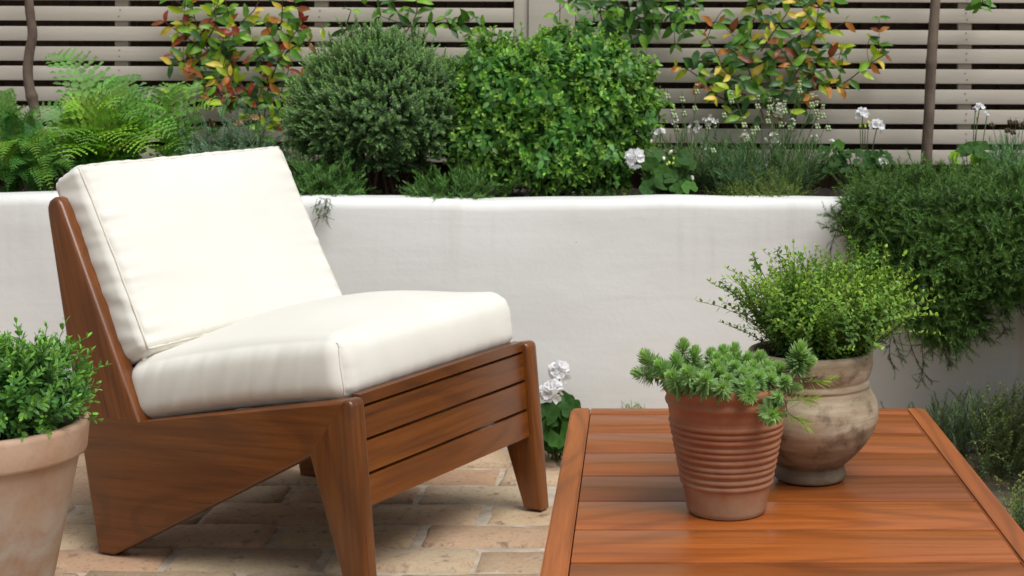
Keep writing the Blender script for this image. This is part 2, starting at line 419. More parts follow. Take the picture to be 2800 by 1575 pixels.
def shoot(Ln, nodes, per, lf, l0, rs, ang0=75, ang1=25, tipc=(1.6, 1.5, 1.0), basec=(.8, .85, .9), bend=.15, stem_r=.0008, sc_tip=.6, start=.1, spiral=False, jit=.15, stem_tint=(.6, .5, .4)):
    """leafy shoot growing up +Z: (V, F, tint)"""
    g = Geo(); bd = rs.normal(0, bend, 2)
    ax = lambda s: np.stack([bd[0] * Ln * s ** 2, bd[1] * Ln * s ** 2, Ln * s], -1)
    s = np.linspace(0, 1, 5); V, T = tube(ax(s), stem_r * (1.2 - .7 * s), 3); g.add(V, T, stem_tint)
    pos, d, up, sc, tint = [], [], [], [], []
    for k in range(nodes):
        f = k / max(1, nodes - 1); hh = start + (1 - start) * f
        for j in range(per):
            az_ = (k * 2.399 if spiral else k * math.pi / per) + j * 2 * math.pi / per + rs.normal(0, .15)
            an = R(ang0 + (ang1 - ang0) * f ** 1.3) + rs.normal(0, jit)
            dd = np.array([math.sin(an) * math.cos(az_), math.sin(an) * math.sin(az_), math.cos(an)])
            uu = np.array([-math.cos(an) * math.cos(az_), -math.cos(an) * math.sin(az_), math.sin(an)])
            pos.append(ax(np.array(hh))); d.append(dd); up.append(uu)
            sc.append(l0 * (1 + (sc_tip - 1) * f ** 2) * rs.uniform(.8, 1.15)); g_ = f ** 2.2
            tint.append(np.array(basec) * (1 - g_) + np.array(tipc) * g_)
    V, T = place(lf, frames(np.array(d), np.array(up)), np.array(pos), np.array(sc))
    g.add(V, T, np.repeat(np.array(tint), len(lf[0]), 0))
    return g.arr()

def rotz_frames(dirs, rs):
    """matrices whose z axis is dirs with random spin"""
    z = nrm(dirs); r = nrm(rs.normal(0, 1, z.shape)); x = nrm(r - (r * z).sum(-1, keepdims=True) * z); y = np.cross(z, x)
    return np.stack([x, y, z], -1)

def scatter(root, variants, mat, pos, dirs, scales, n_parts, rs, part='shoot', stuff='foliage', key=None):
    """pos in world; the n_parts with the best key become objects, the rest one joined mesh"""
    base = np.array(root.location); pos = pos - base
    Rm = rotz_frames(dirs, rs); vi = rs.integers(0, len(variants), len(pos))
    order = np.argsort(-key) if key is not None else np.arange(len(pos))
    mes = [mesh_np(part, V, T, mat, tn) for V, T, tn in variants]
    for i in order[:n_parts]:
        m4 = Matrix.Identity(4)
        for a in range(3):
            for b in range(3): m4[a][b] = float(Rm[i, a, b] * scales[i])
            m4[a][3] = float(pos[i, a])
        link(part, mes[vi[i]], root, m4)
    rest = order[n_parts:]
    if len(rest):
        g = Geo()
        for k, (V, T, tn) in enumerate(variants):
            s = rest[vi[rest] == k]
            if not len(s): continue
            X, FF = place((V, T), Rm[s], pos[s], scales[s])
            g.add(X, FF, np.tile(tn, (len(s), 1)))
        o = link(stuff, g.mesh(stuff, mat), root); o['kind'] = 'stuff'

def lobe_points(lobes, n, rs, shell=(.82, 1.03), zmin=None, rough=.08, front=0.0, lower_cut=-1.0):
    """random points near the surface of a union of ellipsoids [(centre, radii, weight)]; returns pos, normal, depth"""
    w = np.array([l[2] for l in lobes], float); w /= w.sum(); out_p, out_n, out_k = [], [], []
    ks = rs.normal(0, 5, (6, 3)); ph = rs.uniform(0, 6.3, 6)
    while sum(len(x) for x in out_p) < n:
        li = rs.choice(len(lobes), p=w, size=n); d = nrm(rs.normal(0, 1, (n, 3)))
        d[:, 1] -= front; d = nrm(d)
        c = np.array([l[0] for l in lobes])[li]; r = np.array([l[1] for l in lobes])[li]
        k = rs.uniform(0, 1, n); rad = shell[0] + (shell[1] - shell[0]) * k ** .7
        wob = 1 + rough * np.sin((d * 1.0) @ ks.T + ph).sum(1) / 2
        p = c + d * r * (rad * wob)[:, None]; nn = nrm(d / r)
        keep = d[:, 2] > lower_cut
        if zmin is not None: keep &= p[:, 2] > zmin
        for (cc, rr, _) in lobes:     # drop what is deep inside another lobe
            q = np.linalg.norm((p - np.array(cc)) / np.array(rr), axis=1); keep &= q > shell[0] * .8
        out_p.append(p[keep]); out_n.append(nn[keep]); out_k.append(k[keep])
    return np.concatenate(out_p)[:n], np.concatenate(out_n)[:n], np.concatenate(out_k)[:n]

def stems_mesh(name, curves, mat, parent, k=4, kind=None):
    g = Geo(); base = np.array(parent.location)
    for pts, rad in curves:
        V, T = tube(np.asarray(pts) - base, rad, k); g.add(V, T)
    o = link(name, g.mesh(name, mat), parent)
    if kind: o['kind'] = kind
    return o

def bez(p0, p1, p2, n=12):
    t = np.linspace(0, 1, n)[:, None]; p0, p1, p2 = map(np.asarray, (p0, p1, p2))
    return (1 - t) ** 2 * p0 + 2 * t * (1 - t) * p1 + t ** 2 * p2

# ================================================================== SETTING
WY = 4.15        # front face of the planter wall
WH = .666        # its height
FY = 4.95        # fence face
RX = 1.012       # inner face of the side wall
SOIL = .615

g_me = mesh_np('ground', [[-60, -60, -.03], [60, -60, -.03], [60, 60, -.03], [-60, 60, -.03]], [[0, 1, 2, 3]], M['ground'])
tag(link('ground', g_me), kind='structure')

patio = link('brick_patio', mesh_np('brick_patio', [[-2.6, .2, -.0078], [RX, .2, -.0078], [RX, 4.146, -.0078], [-2.6, 4.146, -.0078],
     [-2.6, .2, -.028], [RX, .2, -.028], [RX, 4.146, -.028], [-2.6, 4.146, -.028]], [[0, 1, 2, 3], [7, 6, 5, 4], [0, 4, 5, 1], [1, 5, 6, 2], [2, 6, 7, 3], [3, 7, 4, 0]], M['mortar'], smooth=False))
tag(patio, 'patio of worn tan reclaimed bricks laid in running bond with lime mortar', kind='structure')
rs = np.random.default_rng(3)
BP, BL = .1615, .318
def brick_mesh(ln):
    bm = bmesh.new(); nx, ny = 9, 5; sx, sy, sz = ln, BP - .014, .05
    g = {}
    for i in range(nx):
        for j in range(ny):
            e = (i in (0, nx - 1)) + (j in (0, ny - 1))
            x = -sx / 2 + sx * [0, .03, .16, .34, .5, .66, .84, .97, 1][i]; y = -sy / 2 + sy * [0, .07, .5, .93, 1][j]
            z = -.009 * (e > 0) - .006 * (e > 1) + rs.normal(0, .0011)
            if e: x += rs.normal(0, .0022); y += rs.normal(0, .0022)
            if e > 1: x *= .985; y *= .96
            g[i, j] = bm.verts.new((x, y, z))
    for i in range(nx - 1):
        for j in range(ny - 1): bm.faces.new((g[i, j], g[i + 1, j], g[i + 1, j + 1], g[i, j + 1]))
    rim = [g[i, 0] for i in range(nx)] + [g[nx - 1, j] for j in range(1, ny)] + [g[i, ny - 1] for i in range(nx - 2, -1, -1)] + [g[0, j] for j in range(ny - 2, 0, -1)]
    low = [bm.verts.new((v.co.x, v.co.y, -sz)) for v in rim]
    for i in range(len(rim)): bm.faces.new((rim[i], low[i], low[(i + 1) % len(rim)], rim[(i + 1) % len(rim)]))
    return bm_mesh('brick', bm, M['brick'], True)
bvars = [brick_mesh(BL - .012) for _ in range(8)] ; hvars = [brick_mesh((BL - .012) / 2 - .004) for _ in range(2)]
row0 = 3.181
gfar = []
for r_ in range(-18, 6):
    y = row0 + (r_ + .5) * BP
    if y > 4.08 or y < .3: continue
    x0 = -2.5 + (BL / 2 if r_ % 2 else 0) + rs.normal(0, .02) + .088
    x = x0
    while x < RX - .05:
        near = y > 2.5 and -1.75 < x < RX
        me = bvars[rs.integers(0, 8)]; ln = BL
        rot = rs.normal(0, .008) + (math.pi if rs.random() < .5 else 0)
        loc = (x + rs.normal(0, .004), y + rs.normal(0, .003), rs.normal(.0, .0022))
        if x + BL / 2 > RX: break
        if near:
            o = link('brick', me, patio); o.location = loc; o.rotation_euler = (rs.normal(0, .006), rs.normal(0, .004), rot)
        else: gfar.append((me, loc, rot))
        x += BL
# the bricks outside the picture, joined
bm = bmesh.new()
for me, loc, rot in gfar:
    t_ = bmesh.new(); t_.from_mesh(me); t_.transform(Matrix.Translation(loc) @ Matrix.Rotation(rot, 4, 'Z'))
    tm = bpy.data.meshes.new('t'); t_.to_mesh(tm); t_.free(); bm.from_mesh(tm); bpy.data.meshes.remove(tm)
o = link('paving_bricks', bm_mesh('paving_bricks', bm, M['brick'], True), patio); o['kind'] = 'stuff'

# soil strip and pebbles at the wall foot
def bumpy_sheet(name, x0, x1, y0, y1, z, nx, ny, amp, mat, kind='structure'):
    X, Y = np.meshgrid(np.linspace(x0, x1, nx), np.linspace(y0, y1, ny), indexing='ij')
    Z = z + amp * (np.sin(X * 23 + np.sin(Y * 31) * 2) * .4 + rng.normal(0, .5, X.shape))
    V = np.stack([X, Y, Z], -1).reshape(-1, 3); i = np.arange(nx - 1)[:, None]; j = np.arange(ny - 1)[None]
    Fc = np.stack([i * ny + j, (i + 1) * ny + j, (i + 1) * ny + j + 1, i * ny + j + 1], -1).reshape(-1, 4)
    return tag(link(name, mesh_np(name, V, Fc, mat)), kind=kind)
bumpy_sheet('soil', -2.6, 2.2, WY + .12, FY + .06, SOIL, 300, 60, .012, M['soil'])
g = Geo()
bm = bmesh.new(); bmesh.ops.create_icosphere(bm, subdivisions=1, radius=1); pv = np.array([v.co[:] for v in bm.verts]); pf = np.array([[v.index for v in f.verts] for f in bm.faces]); bm.free()
for i in range(170):
    s = rs.uniform(.003, .010) * np.array([1, rs.uniform(.6, 1), rs.uniform(.4, .8)])
    V = (pv * (1 + rs.normal(0, .1, pv.shape))) * s; a = rs.uniform(0, 6.3); Rz = np.array([[math.cos(a), -math.sin(a), 0], [math.sin(a), math.cos(a), 0], [0, 0, 1]])
    g.add(V @ Rz.T + [rs.uniform(-2.2, RX), 4.143 - abs(rs.normal(0, .035)), rs.uniform(-.001, .003)], pf)
tag(link('pebbles', g.mesh('pebbles', M['pebble'])), 'small pale pebbles along the foot of the white wall', kind='stuff')

# planter walls with soft, uneven plaster
def plaster_wall(name, x0, x1, y0, y1, h0, h1, label, nx=160, run='x'):
    """profile across (y,z) swept along x; h0..h1 is the height at both ends"""
    w = y1 - y0; r = .028; prof = [(0, 0), (0, .15), (0, .3), (0, .45), (0, .55), (0, .6)]
    for a in np.linspace(0, 90, 7): prof.append((r - r * math.cos(R(a)), -99 - (r - r * math.sin(R(a)))))
    for a in np.linspace(90, 0, 5): prof.append((w - r + r * math.cos(R(a)), -99 - (r - r * math.sin(R(a)))))
    prof += [(w, .4), (w, 0)]
    xs = np.linspace(x0, x1, nx); V = []
    for x in xs:
        f = (x - x0) / (x1 - x0); hh = h0 + (h1 - h0) * f + .0035 * math.sin(x * 3.1) + .0022 * math.sin(x * 7.7 + 1) + .0012 * math.sin(x * 19)
        for (a, z) in prof:
            zz = hh + (z + 99) if z < -50 else z
            dy = .0035 * math.sin(x * 2.3 + zz * 5) + .002 * math.sin(x * 6.1 + zz * 11 + 2)
            V.append((x, y0 + a + dy, zz))
    n = len(prof); i = np.arange(nx - 1)[:, None]; j = np.arange(n - 1)[None]
    Fc = np.stack([i * n + j, (i + 1) * n + j, (i + 1) * n + j + 1, i * n + j + 1], -1).reshape(-1, 4)
    V = np.array(V)
    if run == 'y': V = np.stack([V[:, 1], V[:, 0], V[:, 2]], 1); Fc = Fc[:, ::-1]
    o = link(name, mesh_np(name, V, Fc, M['plaster']))
    return tag(o, label, 'garden wall')
plaster_wall('planter_wall', -2.6, RX + .004, WY, WY + .15, .676, .660, 'long low white plastered planter wall behind the armchair and table')
plaster_wall('side_wall', 1.6, WY + .148, RX, RX + .15, .66, .66, 'short white side wall turning towards the viewer at the right edge', run='y', nx=90)

# fence -----------------------------------------------------------
fence = empty('slatted_fence', (0, FY, 0), 'taupe painted fence of horizontal slats behind the whole planting bed', 'fence')
fence.rotation_euler = (0, R(.22), 0)
PX = FY / F
def fx(px): return (px - CX) * PX
SP = .0637; SH = .0455; z_first = P(0, 13, FY)[2] - .010   # top of the slat nearest the upper frame edge
def slat_span(a, b, tagd=''):
    for k in range(-10, 8):
        zt = z_first - k * SP + .0
        if zt - SH < .60: continue
        o = board('slat', (b - a, .019, SH), ((a + b) / 2, rs.normal(0, .0012), zt - SH / 2 + rs.normal(0, .0010)), M['slat'], fence, 0, .003)
        o.rotation_euler = (rs.normal(0, .008), rs.normal(0, .0006), 0)
slat_span(-2.9, fx(1401)); slat_span(fx(1570), 2.3)
def fpost(name, a, b, y, dpt, z0=.6, z1=1.75): 
    board(name, (b - a, dpt, z1 - z0), ((a + b) / 2, y, (z0 + z1) / 2), M['slat'], fence, 2, .003)
fpost('stile', fx(1401) + .0015, fx(1441), .004, .034); fpost('stile', fx(1528), fx(1570) - .0015, .004, .034)
fpost('post', fx(1442.5), fx(1526.5), .000, .05, .5, 1.8)
for a in (306, 853, 2080, 2618, -240, 3160): fpost('batten', fx(a), fx(a + 38), .0095 + .0125 + .003, .024)
g = Geo()
for a in (325, 872, 2099, 2637):
    for k in range(-1, 8):
        zt = z_first - k * SP
        for q in (.28, .72):
            th_ = np.linspace(0, 2 * np.pi, 8, endpoint=False); cxx = fx(a) + rs.normal(0, .003); czz = zt - SH * q
            V = np.array([[cxx, -.0112, czz]] + [[cxx + .0024 * math.cos(t_), -.0110, czz + .0024 * math.sin(t_)] for t_ in th_]); g.add(V, [[0, 1 + (j + 1) % 8, 1 + j] for j in range(8)])
o = link('screw_heads', g.mesh('screw_heads', simple_mat('rusty_steel', (.12, .085, .06), (.2, .15, .12), 60, .6)), fence); o['kind'] = 'stuff'
# dark close-boarded fence beyond
bf = empty('boundary_fence', (0, FY + .16, 0), 'dark brown boarding glimpsed through the gaps between the slats', 'fence')
x = -3.1
while x < 2.6:
    w_ = .118
    board('board', (w_, .016, 1.6), (x + w_ / 2, (.010 if int((x + 3.1) / .1125 + .5) % 2 else -.010), 1.0), M['backing'], bf, 2, .002, seg=1); x += .1125

# trees: slim bare trunks ----------------------------------------
def trunk(label, pts, r0, r1, lump=.1, seed=0):
    rs_ = np.random.default_rng(seed)
    p = np.array([P(a, b, 4.80) for a, b in pts]); p = smooth_prof(p, 10) if len(p) > 2 else p
    root = empty('young_tree', (p[0][0], p[0][1], SOIL), label, 'tree', 'slim tree stems in front of the fence')
    n = len(p); s = np.linspace(0, 1, n); rad = (r0 + (r1 - r0) * s) * (1 + lump * rs_.normal(0, .35, n))
    rad = np.convolve(np.pad(rad, 2, mode='edge'), [.2, .2, .2, .2, .2], 'valid')
    for k in rs_.uniform(.05, .95, 7): rad *= 1 + lump * np.exp(-((s - k) / .012) ** 2)
    V, T = tube(p - np.array(root.location), rad, 14)
    link('trunk', mesh_np('trunk', V, T, M['bark']), root)
trunk('crooked slim brown tree stem rising behind the ferns', [(118, 520), (103, 420), (98, 330), (92, 285), (80, 235), (76, 190), (81, 140), (89, 95), (84, 50), (79, 0), (78, -80), (90, -200), (88, -420), (100, -700)], .0165, .0125, .10, 4)
trunk('straight slim grey brown tree stem rising beside the white geranium at right', [(2533, 560), (2534, 420), (2541, 300), (2545, 200), (2551, 100), (2558, 0), (2564, -120), (2570, -400), (2580, -700)], .0175, .0135, .06, 5)

# ================================================================== CHAIR
CH = empty('garden_chair', (-.5194, 2.990, 0), 'low armless garden lounge chair of dark oiled wood with solid angled side panels', 'chair', rz=math.atan2(.898, .439))
CW, TH = .715, .043
mc = M['chair']
for (xa, xb) in ((0, TH), (CW - TH, CW)):
    extrude_x('front_leg', [(0, 0), (.046, 0), (.137, .264), (.052, .3838), (.043, .3830), (.037, .3780), (.0345, .370)], xa, xb, mc, CH, (.09, 1), joints=(2,), bevel=.007, seg=3)
    extrude_x('side_rail', [(.137, .264), (.647, 0), (.691, 0), (.750, .287), (.577, .287), (.052, .3838)], xa + .0004, xb - .0004, mc, CH, (1, -.05), joints=(3, 5), bevel=.007, seg=3)
    extrude_x('back_upright', [(.577, .287), (.750, .287), (.8365, .705), (.8385, .722), (.833, .736), (.8195, .7445), (.805, .741), (.7955, .729)], xa, xb, mc, CH, (.3, 1), joints=(0,), bevel=.009, seg=3)
# front boards, leaning with the legs
fy = lambda z: .0125 + .09 * z
for (z0, z1) in ((.3655, .387), (.3005, .3595), (.2345, .2940), (.1700, .2275)):
    extrude_x('front_board', [(fy(z0), z0), (fy(z0) + .02, z0), (fy(z1) + .02, z1), (fy(z1), z1)], TH + .001, CW - TH - .001, mc, CH, (0, 0.001) if False else (1e-9, 1), bevel=.0028)
for o in [c for c in CH.children if c.name.startswith('front_board')]:   # grain runs along the board
    V = np.array([v.co[:] for v in o.data.vertices]); o.data.attributes.remove(o.data.attributes['grain']); set_vec(o.data, 'grain', V[:, (0, 2, 1)] * np.array([1, 1, 1]) + np.array([0, o.data.vertices[0].co.z * 3, 0]))
# seat slats (under the cushion) and back slats
sl = lambda y: .3838 - (y - .052) * .1843
for k in range(6):
    y0 = .075 + k * .083
    z0 = sl(y0) - .045
    o = board('seat_slat', (CW - 2 * TH - .004, .062, .018), (CW / 2, y0 + .03, z0), mc, CH, 0, .003); o.rotation_euler = (-math.atan(.1843), 0, 0)
bd_ = np.array([.2185, .442]); bl = np.linalg.norm(bd_); bu = bd_ / bl; bn = np.array([bu[1], -bu[0]])
for k in range(6):
    s = .035 + k * .078; c = np.array([.577, .287]) + bu * (s + .03) + bn * .050
    if k == 5: c = np.array([.577, .287]) + bu * (s + .018) + bn * .050
    o = board('back_slat', (CW - 2 * TH - .004, .014, .058 if k < 5 else .04), (CW / 2, c[0], c[1]), mc, CH, 0, .003); o.rotation_euler = (-math.atan2(bu[0], bu[1]), 0, 0)
extrude_x('rear_board', [(.700, .14), (.718, .14), (.722, .22), (.704, .22)], TH + .001, CW - TH - .001, mc, CH, (1e-9, 1), bevel=.003)
for z_, yy in ((.372, .634), (.335, .625)):
    V, T = tube([[TH, yy, z_], [TH + .05, yy + .004, z_ - .002]], .0018, 6); link('metal_pin', mesh_np('metal_pin', V, T, M['metal']), CH)

# cushions
def cushion(name, label, w, d, t, crown, puff, origin, ang, seed, sag=0.0, nx=90, ny=80, nz=18, r=.014, crown_b=.3, pull=.006, seam_at='faces', cexp=.62, twist=(0, 0)):
    """w across the chair, d along the cushion, t thick; z up in its own frame, pose set by origin (chair y,z) and ang about x"""
    rs_ = np.random.default_rng(seed); hw, hd, ht = w / 2, d / 2, t / 2
    K = rs_.normal(0, 1, (10,)); 
    def n1(s, f, o): 
        return sum(np.sin(s * f * (1 + .63 * i) + o * 2.1 + i * 1.7 + K[i] * 2) / (1 + .35 * i) for i in range(5)) / 2.2
    def deform(p):
        q = np.clip(p, -1, 1); X = q * np.array([hw, hd, ht]); lim = np.array([hw, hd, ht]) - r
        c = np.clip(X, -lim, lim); dv = X - c; ln = np.linalg.norm(dv, axis=1, keepdims=True)
        on = (ln[:, 0] > 1e-7); Y = X.copy(); Y[on] = c[on] + dv[on] / ln[on] * r
        a, b, e = q[:, 0], q[:, 1], q[:, 2]
        fa = (1 - np.abs(a) ** 2.6); fb = (1 - np.abs(b) ** 2.6); fe = (1 - np.abs(e) ** 2)
        up = np.clip(e, 0, 1) ** 2; dn = np.clip(-e, 0, 1) ** 2
        cr = crown * np.clip(fa, 0, 1) ** cexp * np.clip(fb, 0, 1) ** cexp
        Y[:, 2] += cr * up - cr * crown_b * dn
        Y[:, 0] += np.sign(a) * puff * fe * np.clip(fb, 0, 1) ** .5 * np.abs(a) ** 6
        Y[:, 1] += np.sign(b) * puff * fe * np.clip(fa, 0, 1) ** .5 * np.abs(b) ** 6
        # corners drawn in a little
        Y[:, 0] *= 1 - pull * 2 * (np.abs(a) ** 4) * (1 - np.abs(b) ** 2); Y[:, 1] *= 1 - pull * 2 * (np.abs(b) ** 4) * (1 - np.abs(a) ** 2)
        # puckers running away from the seams
        dx = (1 - np.abs(a)) * hw; dy = (1 - np.abs(b)) * hd; dz = (1 - np.abs(e)) * ht
        face = (np.abs(e) > .999) & (seam_at == 'faces')
        A = .0040
        pk = np.zeros(len(q))
        pk += face * ((np.exp(-dx / .035) * n1(Y[:, 1], 75, 1 + np.sign(a)) * A * 1.15 + np.exp(-dx / .10) * n1(Y[:, 1] + .12 * Y[:, 0], 34, 4) * .0022) * (1 - np.exp(-dx / .006)))
        pk += face * (np.exp(-dy / .030) * (1 - np.exp(-dy / .004)) * n1(Y[:, 0], 85, 3 + np.sign(b)) * A * .9)
        pk += face * (n1(Y[:, 0] * .7 + Y[:, 1], 13, 5) * n1(Y[:, 1] - Y[:, 0], 10, 2) * .0020)
        if seam_at == 'corners': pk += (np.abs(e) > .999) * fa * fb * n1(Y[:, 0] * .7 + Y[:, 1], 13, 5) * n1(Y[:, 1] - Y[:, 0], 10, 2) * .0010
        Y[:, 2] += np.sign(e) * pk
        sx = np.abs(a) > .999; sy = np.abs(b) > .999; bell = (1 - np.exp(-dz / .006))
        Y[:, 0] += sx * np.sign(a) * bell * (n1(Y[:, 1] + .25 * Y[:, 2], 80, 7) * np.exp(-dz / .03) * .0022 + n1(Y[:, 1] + .6 * Y[:, 2], 40, 4) * .0020)
        Y[:, 1] += sy * np.sign(b) * bell * (n1(Y[:, 0] + .25 * Y[:, 2], 80, 9) * np.exp(-dz / .03) * .0022 + n1(Y[:, 0] * .8, 28, 6) * .0015 + np.exp(-dx / .025) * (1 - np.exp(-dx / .003)) * n1(Y[:, 2], 130, 3) * .003)
        if sag: Y[:, 2] -= sag * ((Y[:, 1] / hd) ** 2)
        return Y
    def axis(n, h):
        s = np.linspace(-1, 1, n); e = 1 - r / h
        extra = np.array([e + (1 - e) * x for x in (0, .2, .4, .6, .8)])
        return np.unique(np.round(np.concatenate([s, extra, -extra]), 6))
    ax_ = [axis(nx, hw), axis(ny, hd), axis(nz, ht)]
    VV, FF, n0 = [], [], 0
    for k in range(3):
        i1, i2 = [(1, 2), (2, 0), (0, 1)][k]
        for sg in (-1, 1):
            A1, A2 = np.meshgrid(ax_[i1], ax_[i2], indexing='ij'); p = np.zeros(A1.shape + (3,)); p[..., i1] = A1; p[..., i2] = A2; p[..., k] = sg
            n_1, n_2 = A1.shape; VV.append(p.reshape(-1, 3)); i = np.arange(n_1 - 1)[:, None]; j = np.arange(n_2 - 1)[None]
            f = np.stack([i * n_2 + j, (i + 1) * n_2 + j, (i + 1) * n_2 + j + 1, i * n_2 + j + 1], -1).reshape(-1, 4)
            if sg < 0: f = f[:, ::-1]
            FF.append(f + n0); n0 += p.size // 3
    Pp = np.concatenate(VV); Q = deform(Pp)
    me = mesh_np(name, Q, np.concatenate(FF), M['fabric'])
    bm = bmesh.new(); bm.from_mesh(me); bmesh.ops.remove_doubles(bm, verts=bm.verts, dist=2e-5); bm.to_mesh(me); bm.free()
    me.polygons.foreach_set('use_smooth', np.ones(len(me.polygons), bool))
    root = link(name, me); tag(root, label, 'cushion')
    Mloc = Matrix.Translation((CW / 2, origin[0], origin[1])) @ Matrix.Rotation(twist[1], 4, 'Z') @ Matrix.Rotation(-twist[0], 4, 'Y') @ Matrix.Rotation(ang, 4, 'X')
    root.matrix_basis = Matrix.Translation(CH.location) @ Matrix.Rotation(CH.rotation_euler.z, 4, 'Z') @ Mloc
    if seam_at == 'corners':
        for a_, b_ in ((-1, -1), (1, -1), (-1, 1), (1, 1)):
            s = np.linspace(-1, 1, 24); L_ = deform(np.stack([a_ * np.ones(24), b_ * np.ones(24), s], 1))
            V, T = tube(L_, .0018, 5); link('seam', mesh_np('seam', V, T, M['seam']), root)
        return root
    for e in (-1, 1):       # seam round each face
        s = np.linspace(-1, 1, 60); o1 = np.ones(60)
        loop = np.concatenate([np.stack([s, -o1, o1 * e], 1)[:-1], np.stack([o1, s, o1 * e], 1)[:-1], np.stack([-s, o1, o1 * e], 1)[:-1], np.stack([-o1, -s, o1 * e], 1)])
        L_ = deform(loop); 
        V, T = tube(L_, .0025, 6); link('seam', mesh_np('seam', V, T, M['seam']), root)
    return root
# seat cushion: lies on the seat plane; back cushion leans on the slats
sa = -math.atan(.1843)
T_S, D_S = .136, .570
mid = np.array([.052 + .282, 0]); mid[1] = sl(mid[0])
cushion('seat_cushion', 'thick cream canvas seat cushion lying on the wooden chair', .664, D_S, T_S, .046, .012, (mid[0] + math.sin(-sa) * T_S / 2 + .012, mid[1] + T_S / 2 - .006), sa, 11, sag=.010, r=.040, crown_b=.0, seam_at='corners', cexp=1.35)
ba = math.atan2(bu[0], bu[1])
T_B, D_B = .096, .440
c0 = np.array([.718, .602]); ba = R(28.0)
cushion('back_cushion', 'upright cream canvas back cushion leaning on the chair back', .652, D_B, T_B, .030, .008, (c0[0] - .012, c0[1] + .004), math.pi / 2 - ba, 12, twist=(R(.8), R(-2.6)), crown_b=.2, r=.023, cexp=1.1)
V, T = tube([[TH + .01, .612, .418], [TH + .006, .604, .40], [TH + .012, .606, .372], [TH + .016, .612, .352]], [.006, .007, .006, .004], 6)
tie = link('cushion_tie', mesh_np('cushion_tie', V, T, M['fabric']), CH)

# ================================================================== TABLE
HT = .42; TY1 = 2.789; TX0, TX1 = -.1195, .5115; TL_ = 1.28; TY0 = TY1 - TL_; TT = .028
TB = empty('coffee_table', ((TX0 + TX1) / 2, (TY0 + TY1) / 2, 0), 'low reddish oiled wood coffee table with boarded top in the foreground', 'table')
tcx, tcy = TB.location.x, TB.location.y
mt = M['table']
def tb(name, x0, x1, y0, y1, z0, z1, ax, bev=.0022): return board(name, (x1 - x0, y1 - y0, z1 - z0), ((x0 + x1) / 2 - tcx, (y0 + y1) / 2 - tcy, (z0 + z1) / 2), mt, TB, ax, bev)
RW = .034
# side rails with rounded far corners
def railp(side):
    xo, xi = (TX0, TX0 + RW) if side < 0 else (TX1, TX1 - RW); rc = .016
    pts = [(xi, TY0), (xi, TY1)]
    for a in np.linspace(0, 90, 6):
        c = (xo - side * rc, TY1 - rc); pts.append((c[0] + side * rc * math.sin(R(a)), c[1] + rc * math.cos(R(a))))
    for a in np.linspace(0, 90, 6):
        c = (xo - side * rc, TY0 + rc); pts.append((c[0] + side * rc * math.cos(R(a)), c[1] - rc * math.sin(R(a))))
    bm = bmesh.new(); top = [bm.verts.new((x - tcx, y - tcy, HT)) for x, y in pts]; bot = [bm.verts.new((x - tcx, y - tcy, HT - TT)) for x, y in pts]
    bm.faces.new(top); bm.faces.new(bot[::-1]); n = len(pts)
    for i in range(n): bm.faces.new((top[i], bot[i], bot[(i + 1) % n], top[(i + 1) % n]))
    bmesh.ops.recalc_face_normals(bm, faces=bm.faces)
    es = [bm.edges.get((top[i], top[(i + 1) % n])) for i in range(n)]
    bmesh.ops.bevel(bm, geom=es, offset=.0028, segments=2, affect='EDGES')
    me = bm_mesh('side_rail', bm, mt, True, lambda V: V[:, (1, 0, 2)]); me.set_sharp_from_angle(angle=R(40)); link('side_rail', me, TB)
railp(-1); railp(1)
y = TY1 - .0475
tb('end_rail', TX0 + RW + .0012, TX1 - RW - .0012, y + .001, TY1, HT - TT, HT - .0006, 0)
JW = .1333
while y - JW > TY0 + .03:
    tb('tabletop_board', TX0 + RW + .0015, TX1 - RW - .0015, y - JW + .0019, y - .0019, HT - TT + .003, HT - .0008 + rs.normal(0, .0003), 0); y -= JW
tb('end_rail', TX0 + RW + .0012, TX1 - RW - .0012, TY0, y - .0012, HT - TT, HT - .0006, 0)
for (x_, y_) in ((TX0 + .04, TY0 + .05), (TX1 - .04, TY0 + .05), (TX0 + .04, TY1 - .05), (TX1 - .04, TY1 - .05)):
    bm = bmesh.new(); bmesh.ops.create_cube(bm, size=1)
    for v in bm.verts:
        s = .046 if v.co.z > 0 else .032; v.co = Vector((v.co.x * s, v.co.y * s, (v.co.z + .5) * (HT - TT - .0005)))
    bmesh.ops.bevel(bm, geom=bm.edges[:], offset=.004, segments=2, affect='EDGES')
    me = bm_mesh('leg', bm, mt, True, lambda V: V[:, (2, 0, 1)]); me.set_sharp_from_angle(angle=R(40)); o = link('leg', me, TB); o.location = (x_ - tcx, y_ - tcy, 0)
for a in (TX0 + .03, TX1 - .05): tb('apron', a, a + .02, TY0 + .08, TY1 - .08, HT - TT - .07, HT - TT - .001, 1)
for a in (TY0 + .04, TY1 - .06): tb('apron', TX0 + .07, TX1 - .07, a, a + .02, HT - TT - .07, HT - TT - .001, 0)

# ================================================================== POTS
def pot_soil(root, r, z, seed):
    rs_ = np.random.default_rng(seed); nr, nt_ = 8, 30
    V = [[0, 0, z + .004]]
    for i in range(1, nr + 1):
        for j in range(nt_):
            a = j / nt_ * 2 * math.pi; V.append([r * i / nr * math.cos(a), r * i / nr * math.sin(a), z + rs_.normal(0, .0025)])
    Fc = [[0, 1 + j, 1 + (j + 1) % nt_] for j in range(nt_)]
    for i in range(nr - 1):
        for j in range(nt_):
            a = 1 + i * nt_ + j; b = 1 + i * nt_ + (j + 1) % nt_; Fc += [[a, a + nt_, b + nt_], [a, b + nt_, b]]
    o = link('potting_soil', mesh_np('potting_soil', V, Fc, M['soil']), root); return o

